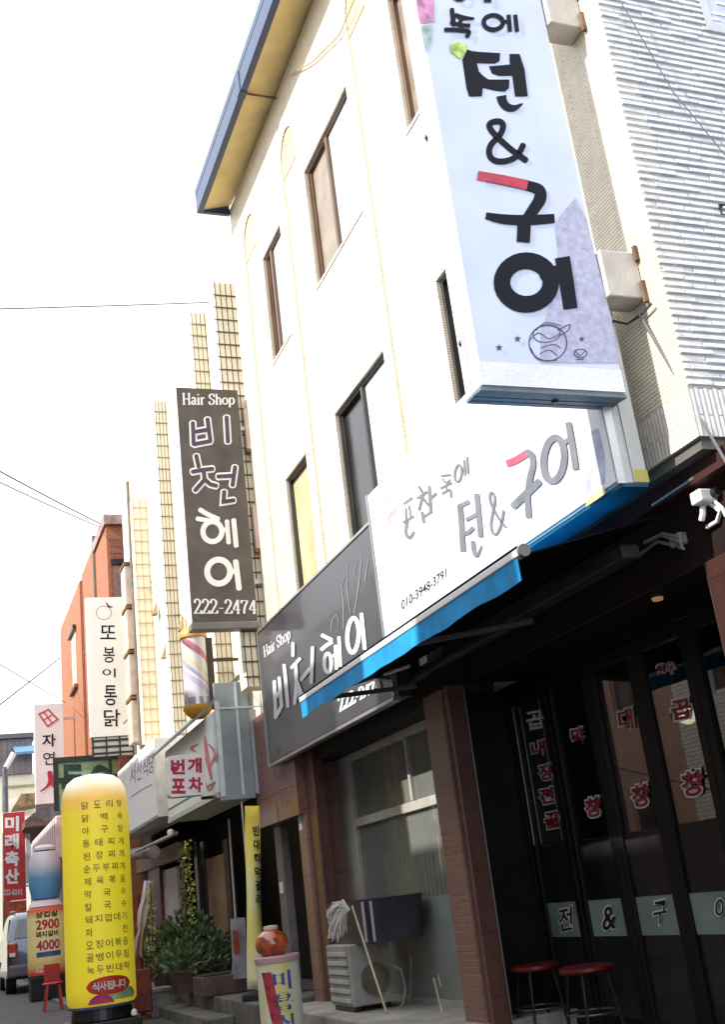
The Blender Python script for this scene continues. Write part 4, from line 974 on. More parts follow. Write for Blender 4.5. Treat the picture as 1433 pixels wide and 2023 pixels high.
for px in (360, 388): front('window_post', px, px+6, 1660, 1880, 3.7, m_black, .06, .0, .28)
tagit(build('awning_roll', MB().tube([P(262,1688,X=3.2), P(304,1683,X=3.2)], .10, 14).tube([P(270,1682,X=3.05), P(348,1646,X=3.05)], .028, 8), mat('pinkish_canvas', (.36,.3,.28), .7, .3), smooth=True), 'rolled canvas awning and rod under the white script sign', 'awning')
tagit(build('lamp_bulb', MB().lathe(P(337,1645,X=2.98), [(0,-.05),(.04,-.035),(.05,0),(.04,.035),(0,.05)], 14), mat('bulb_white', (.8,.8,.78), .3), smooth=True), 'small round white bulb at the end of rolled awning rod', 'lamp')
# ---- stall restaurant signbox
bg_ = thing('signboard', 'white lightbox sign with dark hood and grey metal end over stall restaurant', 'sign', (3.3, 14.5, 2.4))
XB = 3.02; Y1 = 12.78
zA, zB_ = P(425,1425,X=XB), P(440,1585,X=XB)
yf = P(330,1545,X=XB).y
build('cabinet', bx(XB, 3.55, Y1, yf, 2.44, 3.42), mat('pale_cabinet', (.60,.64,.65), .5, .06), bg_, bevel=.008)
build('face', bx(XB-.012, XB-.001, Y1+.02, yf-.02, 2.50, 3.40), mat('pale_sign_face', (.68,.73,.74), .45, .05, 2, .01), bg_)
build('hood', MB().prism([(XB-.16,Y1+.3,3.36),(XB-.16,Y1+.3,3.40),(3.5,Y1+.3,3.95),(3.5,Y1+.3,3.88)], (0,yf+.2-Y1-.3,0)), mat('grey_hood', (.16,.165,.165), .5, .2), bg_)
build('stripe', bx(XB-.0155, XB-.0125, Y1+.03, yf-.03, 2.60, 2.625), mat('teal_stripe', (.03,.12,.17), .5), bg_)
build('edge_trim', bx(XB-.02, XB+.02, Y1+.0, yf, 2.435, 2.495), m_alu, bg_)
xe0, xe1 = P(428,1460,Y=Y1-.02).x, P(495,1460,Y=Y1-.02).x
ze0, ze1 = P(470,1580,Y=Y1-.02).z, P(460,1348,Y=Y1-.02).z
build('end_panel', bx(xe0, xe1, Y1-.05, Y1-.002, ze0, ze1), mat('grey_metal_end', (.27,.32,.34), .45, .12, 3, .03, grime=.2), bg_, bevel=.008)
build('end_panel', MB().box(xe0-.004, xe0+.05, Y1-.06, Y1-.051, ze0+.05, ze1-.22).box(xe1-.16, xe1-.13, Y1-.056, Y1-.051, ze0+.05, ze1).box(xe0, xe1+.25, Y1-.065, Y1-.055, ze1-.32, ze1-.30), mat('pale_metal_strip', (.6,.64,.65), .5), bg_)
ik = Ink(X=XB-.013)
ik.stroke([(405,1455),(410,1500),(418,1540)], [3,9,4]).stroke([(385,1485),(378,1478),(392,1470)], [3,6,3]).stroke([(412,1470),(425,1490),(412,1520)], [3,6,3]).stroke([(400,1530),(412,1560),(424,1548)], [2,5,2])
build('red_drawing', ik.mb, mat('soft_red_ink', (.6,.12,.14), .5, .3, 12, 0), bg_)
# ---- small rounded sign with red letters
rs = thing('projecting_sign', 'small square white sign with four red letters and rounded corners', 'sign', (2.85, 13.2, 2.3))
YR = 12.9
c4 = [P(330,1494,Y=YR), P(404,1494,Y=YR), P(408,1576,Y=YR), P(332,1576,Y=YR)]
rx0, rx1, rz0, rz1 = (c4[0].x+c4[3].x)/2, (c4[1].x+c4[2].x)/2, c4[3].z, c4[0].z
lp = [Vector((p.x, YR, p.y)) for p in rr(rx0, rx1, rz0, rz1, .05, 0)]
build('body', MB().prism(lp, (0,.14,0)), mat('pinkish_white', (.74,.70,.70), .4, .05), rs, bevel=.006)
ik = Ink(Y=YR)
for t, (cx, cy) in (('번',(351,1515)), ('개',(384,1512)), ('포',(352,1553)), ('차',(386,1550))): ik.type(t, [(cx-14,cy-15),(cx+14,cy-15),(cx+14.5,cy+15),(cx-13.5,cy+15)], None, .045)
build('lettering', ik.mb, mat('strong_red_ink', (.42,.01,.035), .5, .1, bump=0), rs)
build('bracket', MB().bar((rx1-.05, YR+.07, rz0-.03), (3.3, YR+.07, rz0-.03), .035), m_blackm, rs)
# ---- barber pole
YBp = 13.3
bp0, bp1, bpc = P(360,1330,Y=YBp), P(412,1330,Y=YBp), P(386,1330,Y=YBp)
zt_, zb2 = P(384,1262,Y=YBp).z, P(386,1395,Y=YBp).z; rB = (bp1.x-bp0.x)/2*.93; cxB = bpc.x
bpo = thing('barber_pole', 'striped barber pole with orange caps below the brown vertical sign', 'barber pole', (cxB, YBp, zb2-.2))
mS, nS, lS, bS = _new('barber_stripes')
tc = nS.new('ShaderNodeTexCoord'); sp = nS.new('ShaderNodeSeparateXYZ'); lS.new(tc.outputs['Object'], sp.inputs[0])
at = nS.new('ShaderNodeMath'); at.operation = 'ARCTAN2'; lS.new(sp.outputs[1], at.inputs[0]); lS.new(sp.outputs[0], at.inputs[1])
ma = nS.new('ShaderNodeMath'); ma.operation = 'MULTIPLY_ADD'; ma.inputs[1].default_value = 1/(2*math.pi)
mz = nS.new('ShaderNodeMath'); mz.operation = 'MULTIPLY'; mz.inputs[1].default_value = 1.35; lS.new(sp.outputs[2], mz.inputs[0])
lS.new(at.outputs[0], ma.inputs[0]); lS.new(mz.outputs[0], ma.inputs[2]); fr = nS.new('ShaderNodeMath'); fr.operation = 'FRACT'; lS.new(ma.outputs[0], fr.inputs[0])
cr = nS.new('ShaderNodeValToRGB'); cr.color_ramp.interpolation = 'CONSTANT'; e = cr.color_ramp.elements
e[0].position = 0; e[0].color = (.60,.58,.66,1); e[1].position = .30; e[1].color = (.46,.42,.60,1)
for p_, c_ in ((.42,(.62,.62,.66,1)), (.47,(.42,.38,.58,1)), (.53,(.62,.6,.62,1)), (.6,(.62,.56,.36,1)), (.68,(.64,.62,.62,1)), (.86,(.46,.16,.22,1))): q = e.new(p_); q.color = c_
lS.new(fr.outputs[0], cr.inputs[0]); lS.new(cr.outputs[0], bS.inputs['Base Color']); bS.inputs['Roughness'].default_value = .25; bS.inputs['Coat Weight'].default_value = .5
build('cylinder', MB().lathe((cxB, YBp, 0), [(0,zb2),(rB,zb2),(rB,zt_),(0,zt_)], 32), mS, bpo, smooth=True)
m_cap = mat('orange_cap', (.62,.29,.03), .4, .2, 4, .03)
build('cap', MB().lathe((cxB, YBp, zt_), [(0,.001),(rB*1.12,.001),(rB*1.14,.05),(rB*.98,.10),(rB*.6,.145),(0,.155)], 32), m_cap, bpo, smooth=True)
build('cap', MB().lathe((cxB, YBp, zb2), [(0,-.16),(rB*.5,-.155),(rB*.95,-.10),(rB*1.18,-.04),(rB*1.15,-.001),(0,-.001)], 32), m_cap, bpo, smooth=True)
build('ring', MB().lathe((cxB, YBp, zb2), [(rB*1.02,.0),(rB*1.08,.0),(rB*1.08,.09),(rB*1.02,.09)], 32), mat('chrome_ring', (.55,.56,.6), .25, .2, metal=.8, bump=0), bpo, smooth=True)
build('bracket', MB().box(cxB+rB*.9, cxB+rB*1.5, YBp-.04, YBp+.04, zb2-.05, zt_).bar((cxB+rB, YBp, zt_-.28), (3.6, YBp, zt_-.28), .035).bar((cxB+rB, YBp, zb2+.05), (3.6, YBp, zb2+.05), .03), m_lat, bpo)
# ---- white script signboard
sc_ = thing('signboard', 'white signboard with thin grey script beside the stall restaurant sign', 'sign', (3.2, 18, 2.6))
XC = 3.05; ya, yb_ = P(308,1540,X=XC).y, P(250,1545,X=XC).y
build('cabinet', bx(XC, 3.6, ya, yb_+1.0, 2.62, 3.78), mat('white_cabinet', (.7,.7,.68), .5), sc_, bevel=.008)
build('face', bx(XC-.012, XC-.001, ya+.02, yb_+.9, 2.65, 3.75), m_signwhite, sc_)
ik = Ink(X=XC-.013)
for t, cx, cy in (('서',262,1530), ('산',275,1522), ('식',287,1516), ('당',299,1508)): ik.type(t, [(cx-5,cy-16),(cx+5,cy-22),(cx+5,cy+16),(cx-5,cy+22)], None, -.005)
ik.stroke([(258,1575),(280,1560),(300,1550)], 1.2)
build('lettering', ik.mb, mat('script_grey', (.045,.045,.05), .5), sc_)
# ---- pole hook, notice, planters and plants
tagit(build('shutter_pole', MB().tube([P(452,1618,X=3.35), P(470,1880,X=3.35), P(462,1890,X=3.3), P(459,1925,X=3.3)], .013, 8), mat('pale_pole', (.5,.42,.36), .5)), 'thin pale shutter pole hanging before the dark doorway', 'pole')
nb = thing('notice_board', 'grey and red standing notice board leaning beside the yellow banner', 'notice board', P(475,1940,X=3.5))
na = [P(456,1815,Y=13.6), P(484,1812,Y=13.6), P(490,1932,Y=13.6), P(462,1935,Y=13.6)]
build('panel', MB().prism(na, (0,.03,0)), mat('grey_notice', (.32,.31,.33), .5, .25), nb)
nr = [P(459,1838,Y=13.59), P(470,1838,Y=13.59), P(474,1885,Y=13.59), P(463,1885,Y=13.59)]
build('red_print', MB().prism(nr, (0,-.004,0)), mat('red_notice', (.4,.06,.03), .5, .2), nb)
def leaf_cloud(mb, c, rx, ry, rz, n, s, up=.3):
    for _ in range(n):
        while True:
            u = Vector((random.uniform(-1,1), random.uniform(-1,1), random.uniform(-1,1)))
            if .15 < u.length < 1: break
        p = Vector(c)+Vector((u.x*rx, u.y*ry, u.z*rz))
        d = (u+Vector((random.uniform(-.8,.8), random.uniform(-.8,.8), random.uniform(-.3,.8)+up))).normalized()
        sd = d.cross(Vector((random.uniform(-1,1), random.uniform(-1,1), random.uniform(-1,1)))).normalized()
        L = s*random.uniform(.6,1.3); w = L*.26
        nn = sd.cross(d)*L*.12
        mb.add([p, p+d*L*.45+sd*w+nn, p+d*L, p+d*L*.45-sd*w+nn], [(0,1,2),(0,2,3)])
m_leaf = mat('dark_green_leaf', (.10,.155,.06), .5, .5, 7, .1); m_leaf2 = mat('yellow_green_leaf', (.17,.19,.06), .55, .45, 7, .1); m_leaf3 = mat('mid_green_leaf', (.11,.16,.07), .5, .4, 7, .1)
m_pot = mat('brown_planter', (.10,.06,.055), .7, .3, 4, .2); m_stem = mat('plant_stem', (.10,.08,.04), .8)
def plant(name, label, cx, cy, z0, h, r, m, n, s, group=None):
    t = thing(name, label, 'plant', (cx, cy, z0), group)
    build('pot', MB().lathe((cx, cy, z0), [(0,0),(r*.55,0),(r*.72,.24),(r*.76,.26),(r*.66,.265),(0,.25)], 20), m_pot, t, smooth=True)
    f_ = MB(); leaf_cloud(f_, (cx, cy, z0+.28+h*.42), r*1.1, r*1.2, h*.52, n, s); leaf_cloud(f_, (cx+.1*r, cy-.3*r, z0+.25+h*.22), r*1.25, r*1.3, h*.25, n//2, s, .0)
    build('foliage', f_, m, t)
    sm_ = MB()
    for _ in range(9):
        a = random.uniform(0, 6.28); sm_.tube([(cx+.05*math.cos(a), cy+.05*math.sin(a), z0+.2), (cx+.6*r*math.cos(a), cy+.6*r*math.sin(a), z0+.25+h*random.uniform(.5,.95))], [.012,.004], 5)
    build('stem', sm_, m_stem, t)
    return t
pg = 'potted plants on the steps of the stall restaurant'
def at(px, Y): return P(px, 1900, Y=Y).x
plant('potted_plant', 'tall bushy potted plant on steps before the pale window', at(372,16.6), 16.6, .28, .74, .36, m_leaf, 520, .11, pg)
plant('potted_plant', 'broad dark green potted plant beside the tan door', at(410,15.6), 15.6, .28, .48, .30, m_leaf3, 380, .10, pg)
plant('potted_plant', 'low spreading yellow green potted plant nearest the yellow balloon sign', at(335,17.2), 17.2, .28, .50, .40, m_leaf2, 340, .12, pg)
plant('potted_plant', 'pale green potted plant in front of the bushy tall one', at(365,15.2), 15.2, .28, .38, .30, m_leaf3, 260, .10, pg)
wp = thing('planter_box', 'low brown wooden planter box standing on the stone steps', 'planter', (3.2, 14.2, .28))
wq = at(445,14.2)
build('body', MB().box(wq-.35, wq+.35, 13.9, 14.5, .281, .50), m_pot, wp, bevel=.015)
build('soil', bx(wq-.33, wq+.33, 13.92, 14.48, .501, .515), m_blackm, wp)
tagit(build('crate', MB().box(at(305,16.2)-.2, at(305,16.2)+.16, 15.9, 16.3, -.0, .30).box(at(305,16.2)-.22, at(305,16.2)+.18, 15.88, 16.32, .301, .35), mat('grey_crate', (.2,.19,.19), .6, .3), bevel=.01), 'small grey stone bench at the foot of the steps', 'bench')
def garland(name, label, px0, py0, px1, py1, Y, n, m):
    t = thing(name, label, 'garland', P(px0,py0,Y=Y))
    a, b = P(px0,py0,Y=Y), P(px1,py1,Y=Y)
    build('cord', MB().tube([a, a.lerp(b,.5)+Vector((.02,0,0)), b], .008, 6), m_stem, t)
    f_ = MB()
    for k_ in range(n):
        p = a.lerp(b, k_/n); leaf_cloud(f_, p, .035, .035, .05, 4, .05, -.4)
    build('leaves', f_, m, t)
m_lime = mat('lime_leaf', (.42,.46,.10), .5, .4, 9, .05)
garland('garland', 'hanging lime leaf garland in front of the dark doorway', 369, 1662, 380, 1815, 15.0, 46, m_lime)
garland('garland', 'darker green hanging garland left of the lime one', 358, 1672, 366, 1800, 15.3, 40, m_leaf2)
garland('garland', 'pale beaded garland by the maroon post', 296, 1745, 300, 1880, 15.8, 40, mat('pale_bead', (.5,.46,.25), .5, .3))
# draped cloth figure on red stand
dr_ = thing('cloth_stand', 'lilac patterned cloth draped on a red post behind the yellow balloon sign', 'banner', (at(283,15.9), 15.9, .0))
YD = 15.9
cl = MB(); prof = [(284,298,1740),(279,300,1775),(272,296,1800),(270,292,1825),(272,285,1840),(266,284,1855),(262,284,1880),(262,286,1892)]
for a, b, y in prof:
    pa, pb = P(a,y,Y=YD), P(b,y,Y=YD); m_ = pa.lerp(pb,.5)
    cl.v += [pa, pa.lerp(m_,.5)+Vector((0,-.05,0)), m_+Vector((0,.02,0)), m_.lerp(pb,.5)+Vector((0,-.05,0)), pb]
for i in range(len(prof)-1):
    for j in range(4): cl.f.append((5*i+j, 5*i+j+1, 5*i+j+6, 5*i+j+5))
co = build('cloth', cl, ramp_mat('cloth_print', 'Z', [(0,(.10,.12,.3)),(.22,(.5,.5,.56)),(.30,(.1,.12,.34)),(.42,(.36,.27,.3)),(.62,(.42,.32,.34)),(.8,(.6,.54,.62)),(1,(.56,.46,.58))], rough=.8, noise=.22, scale=.52), dr_, smooth=True)
co.modifiers.new('thick', 'SOLIDIFY').thickness = .01
px_ = at(278,15.9)
build('post', MB().lathe((px_, YD+.12, 0), [(0,0),(.16,0),(.16,.05),(.05,.08),(.05,1.55),(0,1.55)], 16), mat('red_post', (.20,.035,.022), .5, .3), dr_, smooth=True)
build('base_box', MB().box(px_-.12, px_+.12, YD-.05, YD+.05, .09, .62), MATS['red_post'], dr_, bevel=.02)

# ================================================================== INFLATABLE SIGNS AND STREET THINGS
YY, RY = 15.2, .43; cxY = (P(125,1800,Y=YY).x+P(262,1800,Y=YY).x)/2; ztop = P(193,1530,Y=YY).z; zlow = P(193,1990,Y=YY-.4).z
yb_o = thing('balloon_sign', 'tall yellow inflatable column sign with a printed food menu on the street', 'sign', (cxY, YY, 0))
prof = [(0,zlow),(RY*.9,zlow),(RY*.985,zlow+.05),(RY,zlow+.2),(RY*1.0,ztop-.50),(RY*.985,ztop-.36),(RY*.93,ztop-.22),(RY*.80,ztop-.10),(RY*.6,ztop-.035),(RY*.3,ztop-.004),(0,ztop)]
yt = ztop
def puck(t, z): return 1+.007*math.sin(9*z)+.005*math.sin(14*t)+.006*math.sin(23*z+5*t)
bod = build('body', MB().lathe((cxY, YY, 0), prof, 48, puck), ramp_mat('balloon_print', 'Z', [(0,(.80,.60,.03)),(.30,(.80,.66,.03)),(.72,(.82,.68,.03)),(.86,(.82,.64,.05)),(.915,(.82,.50,.10)),(.945,(.84,.62,.26)),(.972,(.82,.74,.54)),(1,(.82,.78,.66))], rough=.4, scale=1/yt, noise=.05, emis=.14), yb_o, smooth=True)
va = math.atan2(-YY, -cxY)
def warc(mb, body, amid, w, z0, z1, bold=.02): wrap(mb, body, cxY, YY, RY, amid, w, z0, z1, bold, .006)
rows = ['닭도리탕','닭백숙','아구탕','동태찌개','된장찌개','순두부찌개','제육볶음','막국수','칼국수','돼지껍데기','파전','오징어볶음','골뱅이무침','녹두빈대떡']
tm = MB()
for i, t in enumerate(rows):
    zc_ = P(210, 1588+25.0*i, Y=YY-.38).z; hh = .092
    for j, ch in enumerate(t):
        am = va+rad(-16)+rad(62)*(j/(len(t)-1))
        warc(tm, ch, am, .088, zc_-hh/2, zc_+hh/2, .006)
build('lettering', tm, mat('brown_ink', (.17,.125,.035), .5, .2, bump=0), yb_o)
ov = MB(); zc_ = P(207, 1947, Y=YY-.4).z; ac_ = va+rad(14)
pts = [(cxY+(RY+.005)*math.cos(ac_+.30/RY*math.cos(t)), YY+(RY+.005)*math.sin(ac_+.30/RY*math.cos(t)), zc_+.105*math.sin(t)) for t in [2*math.pi*i/30 for i in range(30)]]
# fan of strips follows the curve
n = 14
for i in range(n):
    a0 = -1+2*i/n; a1 = -1+2*(i+1)/n; h_0 = .105*math.sqrt(max(0,1-a0*a0)); h_1 = .105*math.sqrt(max(0,1-a1*a1))
    def cp(a, z): g = ac_+a*.29/RY; return (cxY+(RY+.005)*math.cos(g), YY+(RY+.005)*math.sin(g), zc_+z)
    ov.add([cp(a0,-h_0), cp(a1,-h_1), cp(a1,h_1), cp(a0,h_0)], [(0,1,2,3)])
build('red_oval', ov, mat('oval_red', (.55,.04,.015), .5, .15, bump=0), yb_o)
tm = MB()
for j, ch in enumerate('식사됩니다'): wrap(tm, ch, cxY, YY, RY, ac_+(-.17+.085*j)/RY, .08, zc_-.05, zc_+.05, .02, .011)
build('lettering', tm, m_vw, yb_o)
def blob(mb, a_mid, zc, ra, rz, zmin, off=.004):
    n = 10
    for i in range(n):
        a0 = -1+2*i/n; a1 = -1+2*(i+1)/n; h_0 = rz*math.sqrt(max(0,1-a0*a0)); h_1 = rz*math.sqrt(max(0,1-a1*a1))
        def cp(a, z): g = a_mid+a*ra/RY; return (cxY+(RY+off)*math.cos(g), YY+(RY+off)*math.sin(g), max(z, zmin))
        mb.add([cp(a0,zc-h_0), cp(a1,zc-h_1), cp(a1,zc+h_1), cp(a0,zc+h_0)], [(0,1,2,3)])
q = MB(); blob(q, va+rad(-1), zlow+.02, .16, .12, zlow+.035); build('pink_print', q, mat('magenta_print', (.5,.03,.16), .5, .2, bump=0), yb_o)
q = MB(); blob(q, va+rad(36), zlow+.10, .22, .10, zlow+.06, .0035); build('green_print', q, mat('soft_green_print', (.30,.45,.22), .5, .3, 8, 0), yb_o)
build('base', MB().box(cxY-.42, cxY+.42, YY-.42, YY+.42, .0, .13).lathe((cxY, YY, .131), [(0,0),(.38,0),(.36,zlow-.135),(0,zlow-.135)], 32), m_black, yb_o, bevel=.015)
build('base_trim', MB().lathe((cxY, YY, zlow-.02), [(RY*.9,0),(RY*.95,0),(RY*.95,.03),(RY*.9,.03)], 40), mat('blue_trim', (.05,.09,.2), .5), yb_o)
build('valve', MB().lathe((cxY+.33, YY-.40, .15), [(0,0),(.035,.0),(.04,.04),(.02,.07),(0,.07)], 12), m_signwhite, yb_o, smooth=True)
# second inflatable farther up the street; its topping figure is left off
Y2, R2 = 24.2, .36; cx2 = P(91,1850,Y=Y2).x
zt2, zm2, zl2 = P(91,1672,Y=Y2).z, P(91,1796,Y=Y2).z, P(88,1925,Y=Y2).z
b2 = thing('balloon_sign', 'shorter two part inflatable sign with pale blue dome and red price numbers', 'sign', (cx2, Y2, 0))
build('body', MB().lathe((cx2, Y2, 0), [(0,zl2),(R2,zl2),(R2*1.01,zl2+.3),(R2,zm2),(R2*.9,zm2+.04),(0,zm2+.05)], 36), ramp_mat('price_print', 'Z', [(0,(.45,.06,.03)),(.30,(.45,.05,.03)),(.38,(.55,.38,.14)),(.5,(.66,.55,.2)),(.9,(.68,.6,.28)),(1,(.6,.1,.05))], scale=1/zm2, rough=.5, emis=.08), b2, smooth=True)
build('collar', MB().lathe((cx2, Y2, 0), [(0,zm2+.052),(R2*.95,zm2+.052),(R2*.8,zm2+.14),(R2*.55,zm2+.2),(0,zm2+.2)], 36), mat('pale_pink_vinyl', (.74,.64,.70), .5, .06), b2, smooth=True)
build('dome', MB().lathe((cx2, Y2, zm2+.2), [(0,0),(R2*.72,.0),(R2*.86,.22),(R2*.9,.5),(R2*.86,.72),(R2*.66,.9),(0,.93)], 36, lambda t, z: 1+.03*math.sin(3*t)), ramp_mat('dome_print', 'Z', [(0,(.55,.56,.66)),(.36,(.06,.22,.52)),(.62,(.07,.30,.62)),(.84,(.16,.38,.66)),(.93,(.66,.62,.72)),(1,(.72,.68,.76))], scale=1/(zm2+1.13), noise=.06, rough=.5), b2, smooth=True)
build('top', MB().lathe((cx2, Y2, zm2+1.131), [(0,0),(R2*.62,0),(R2*.6,max(.05,zt2-zm2-1.18)),(R2*.4,max(.1,zt2-zm2-1.13)),(0,max(.1,zt2-zm2-1.13))], 30), MATS['pale_pink_vinyl'], b2, smooth=True)
v2 = math.atan2(-Y2, -cx2)
def w2_(body, am, w, z0, z1, bold=.02): 
    mb = MB(); wrap(mb, body, cx2, Y2, R2, v2+am, w, z0, z1, bold, .008); return mb
def zz(py): return P(90, py, Y=Y2-.34).z
m_pr = mat('price_red', (.5,.02,.05), .5, bump=0); m_pm = mat('price_magenta', (.5,.02,.22), .5, bump=0)
build('lettering', w2_('삼겹살', .05, .44, zz(1812), zz(1800), .03), m_ink, b2); build('lettering', w2_('2900', .1, .46, zz(1836), zz(1816), .03), m_pr, b2)
build('lettering', w2_('돼지갈비', .05, .44, zz(1851), zz(1839), .03), m_ink, b2); build('lettering', w2_('4000', .1, .46, zz(1877), zz(1857), .03), m_pm, b2)
build('lettering', w2_('322-6474', .05, .46, zz(1920), zz(1908), .02), m_vw, b2)
bq = MB(); 
for i in range(8):
    a0 = v2-.55+.17*i; bq.add([(cx2+(R2+.006)*math.cos(a), Y2+(R2+.006)*math.sin(a), z) for a, z in ((a0,zz(1890)),(a0+.17,zz(1890)),(a0+.17,zz(1880)),(a0,zz(1880)))], [(0,1,2,3)])
build('blue_band', bq, mat('band_blue', (.06,.12,.36), .5), b2)
build('base', MB().box(cx2-.33, cx2+.33, Y2-.33, Y2+.33, .0, zl2-.01), m_blackm, b2, bevel=.03)
# red plastic chair between the inflatables
rc = thing('plastic_stool', 'small red plastic stool in front of the shorter inflatable sign', 'stool', (P(104,1950,Y=20.5).x, 20.5, 0))
rxx = P(104,1950,Y=20.5).x; m_rp = mat('red_plastic', (.42,.03,.025), .4, .15, 5, .02)
build('seat', MB().lathe((rxx, 20.5, .40), [(0,0),(.16,0),(.17,.02),(.15,.04),(0,.035)], 20), m_rp, rc, smooth=True)
for k_ in range(4):
    a = math.pi/4+k_*math.pi/2; build('leg', MB().bar((rxx+.13*math.cos(a), 20.5+.13*math.sin(a), .40), (rxx+.2*math.cos(a), 20.5+.2*math.sin(a), 0), .035), m_rp, rc)
build('backrest', MB().box(rxx-.13, rxx+.13, 20.62, 20.64, .44, .72), m_rp, rc, bevel=.02)

# parked car
cr_ = thing('parked_car', 'silver suv with red tail light parked at the roadside behind inflatable sign', 'car', (2.42, 30.2, 0))
m_car = mat('silver_paint', (.075,.095,.14), .22, .05, 3, 0, metal=.5, spec=.6, coat=.8); m_cgl = mat('car_window', (.02,.025,.03), .06, .1, 2, 0, spec=.8, coat=.5)
cxL, cxR, yR, yF = 1.52, 3.30, 28.0, 32.4
side = [(28.02,.42),(28.0,.78),(28.05,1.02),(28.16,1.18),(28.42,1.56),(28.62,1.70),(29.5,1.76),(30.4,1.72),(31.2,1.22),(32.1,1.08),(32.38,.80),(32.4,.42),(32.1,.28),(28.3,.30)]
bd = MB(); k0 = 0; secs = [(0.0,.06),(.08,.0),(.92,.0),(1.0,.06)]
for t, ins in secs:
    x = cxL+(cxR-cxL)*t
    for y, z in side:
        tin = .14*max(0,(z-1.05)/.7)
        xx = x+(tin if t < .5 else -tin); cz = .95; bd.v.append(Vector((xx, 30.2+(y-30.2)*(1-ins*.6), cz+(z-cz)*(1-ins))))
n = len(side)
for i in range(3):
    for j in range(n): j2 = (j+1) % n; bd.f.append((i*n+j, i*n+j2, (i+1)*n+j2, (i+1)*n+j))
bd.f += [tuple(range(n)), tuple(3*n+j for j in range(n))[::-1]]
build('body', bd, m_car, cr_, smooth=True)
def rear(y, z): return y
build('rear_window', MB().add([(cxL+.16,28.145,1.18),(cxR-.16,28.145,1.18),(cxR-.26,28.42,1.58),(cxL+.26,28.42,1.58)], [(0,1,2,3)]), m_cgl, cr_)
build('side_window', MB().add([(cxL+.012,28.75,1.16),(cxL+.012,30.9,1.16),(cxL+.105,30.45,1.62),(cxL+.10,28.85,1.62)], [(0,1,2,3)]), m_cgl, cr_)
m_tl = mat('tail_light_red', (.5,.05,.03), .2, .3, 12, 0, coat=.6)
for x0_, x1_ in ((cxL+.0,cxL+.22), (cxR-.22,cxR)):
    t_ = build('tail_light', bx(x0_, x1_, 27.97, 28.14, .78, 1.10), m_tl, cr_, bevel=.04)
    build('reflector', bx(x0_+.05, x1_-.05, 27.962, 27.968, .80, .88), m_signwhite, t_)
build('bumper', bx(cxL+.02, cxR-.02, 27.93, 28.2, .36, .62), mat('grey_bumper', (.12,.125,.15), .45, .1), cr_, bevel=.05)
build('number_plate', bx(2.16, 2.66, 27.925, 27.929, .70, .82), m_signwhite, cr_)
for wx in (cxL+.12, cxR-.12):
    for wy in (28.95, 31.5):
        wl = build('wheel', MB().tube([(wx-.11,wy,.33),(wx+.11,wy,.33)], .33, 24), mat('tyre_rubber', (.02,.02,.02), .8), cr_, smooth=True)
        build('rim', MB().tube([(wx-.118,wy,.33),(wx+.118,wy,.33)], .2, 16), m_alu, wl)
build('roof_rail', MB().tube([(cxL+.22,28.8,1.78),(cxL+.22,30.3,1.80)], .02, 6).tube([(cxR-.22,28.8,1.78),(cxR-.22,30.3,1.80)], .02, 6), m_alu, cr_)

# ================================================================== FARTHER BUILDINGS AND SIGNS
m_orange = tile('orange_brick', (.34,.115,.047), (.37,.13,.052), (.28,.12,.06), .4, .12, .01, 'XY', .3, .7); m_brick_shade = tile('shaded_red_brick', (.26,.085,.055), (.30,.10,.06), (.14,.06,.04), .5, .15, .015, 'XY', .3, .7)  # darker brick copy paints the shade on the unlit end faces
ob = thing('brick_building', 'tall orange brick building with stepped bays and narrow windows up the street', 'building', (5, 27, 0))
e1 = P(212,1110,Y=23.0); e2 = P(192,1110,Y=25.0); e3 = P(160,1250,Y=28.0)
h1_ = P(222,1038,Y=23.0).z; h2_ = P(190,1062,Y=25.0).z; h3_ = P(158,1148,Y=28.0).z
build('wall', bx(e1.x, 12, 23.0, 24.98, 0, h1_), m_orange, ob)
build('end_wall', bx(e1.x+.05, 12, 22.96, 22.995, 3, h1_-.3), m_brick_shade, ob)
build('wall', bx(e2.x, 12, 25.0, 27.98, 0, h2_), m_orange, ob)
build('wall', bx(e3.x, 12, 28.0, 33.0, 0, h3_), m_orange, ob)
build('end_wall', bx(e3.x+.03, e3.x+.5, 27.93, 27.995, 3, h3_), m_brick_shade, ob)
build('parapet', bx(e1.x-.05, 12, 22.9, 25, h1_+.001, h1_+.22), mat('pinkish_coping', (.36,.22,.2), .7, .3, 6), ob)
y_, z_ = P(232,1110,Y=22.95).x, P(232,1110,Y=22.95).z
build('ledge', bx(e1.x+.06, e1.x+1.6, 22.92, 22.955, z_-.06, z_+.06), m_black, ob)
build('window', bx(e1.x+.12, e1.x+.9, 22.93, 22.957, z_-1.3, z_-.10), mat('greyish_blind', (.22,.15,.12), .5, .2), ob)
xw = e3.x-.012; wa, wb = P(150,1290,X=xw), P(141,1290,X=xw); zt3, zb3 = P(148,1245,X=xw).z, P(148,1358,X=xw).z
wn = build('window', bx(xw-.0, xw+.01, wa.y, wb.y, zb3, zt3), mat('beige_blind', (.5,.42,.3), .5, .2), ob)
build('sill', bx(xw-.08, xw-.002, wa.y-.1, wb.y+.2, zb3-.1, zb3-.01), m_rust, wn); build('lintel', bx(xw-.08, xw-.002, wa.y-.1, wb.y+.2, zt3+.01, zt3+.12), m_black, wn)
build('drainpipe', MB().tube([(e2.x-.06, 24.9, 3), (e2.x-.06, 24.9, h2_)], .06, 8), m_lat, ob)
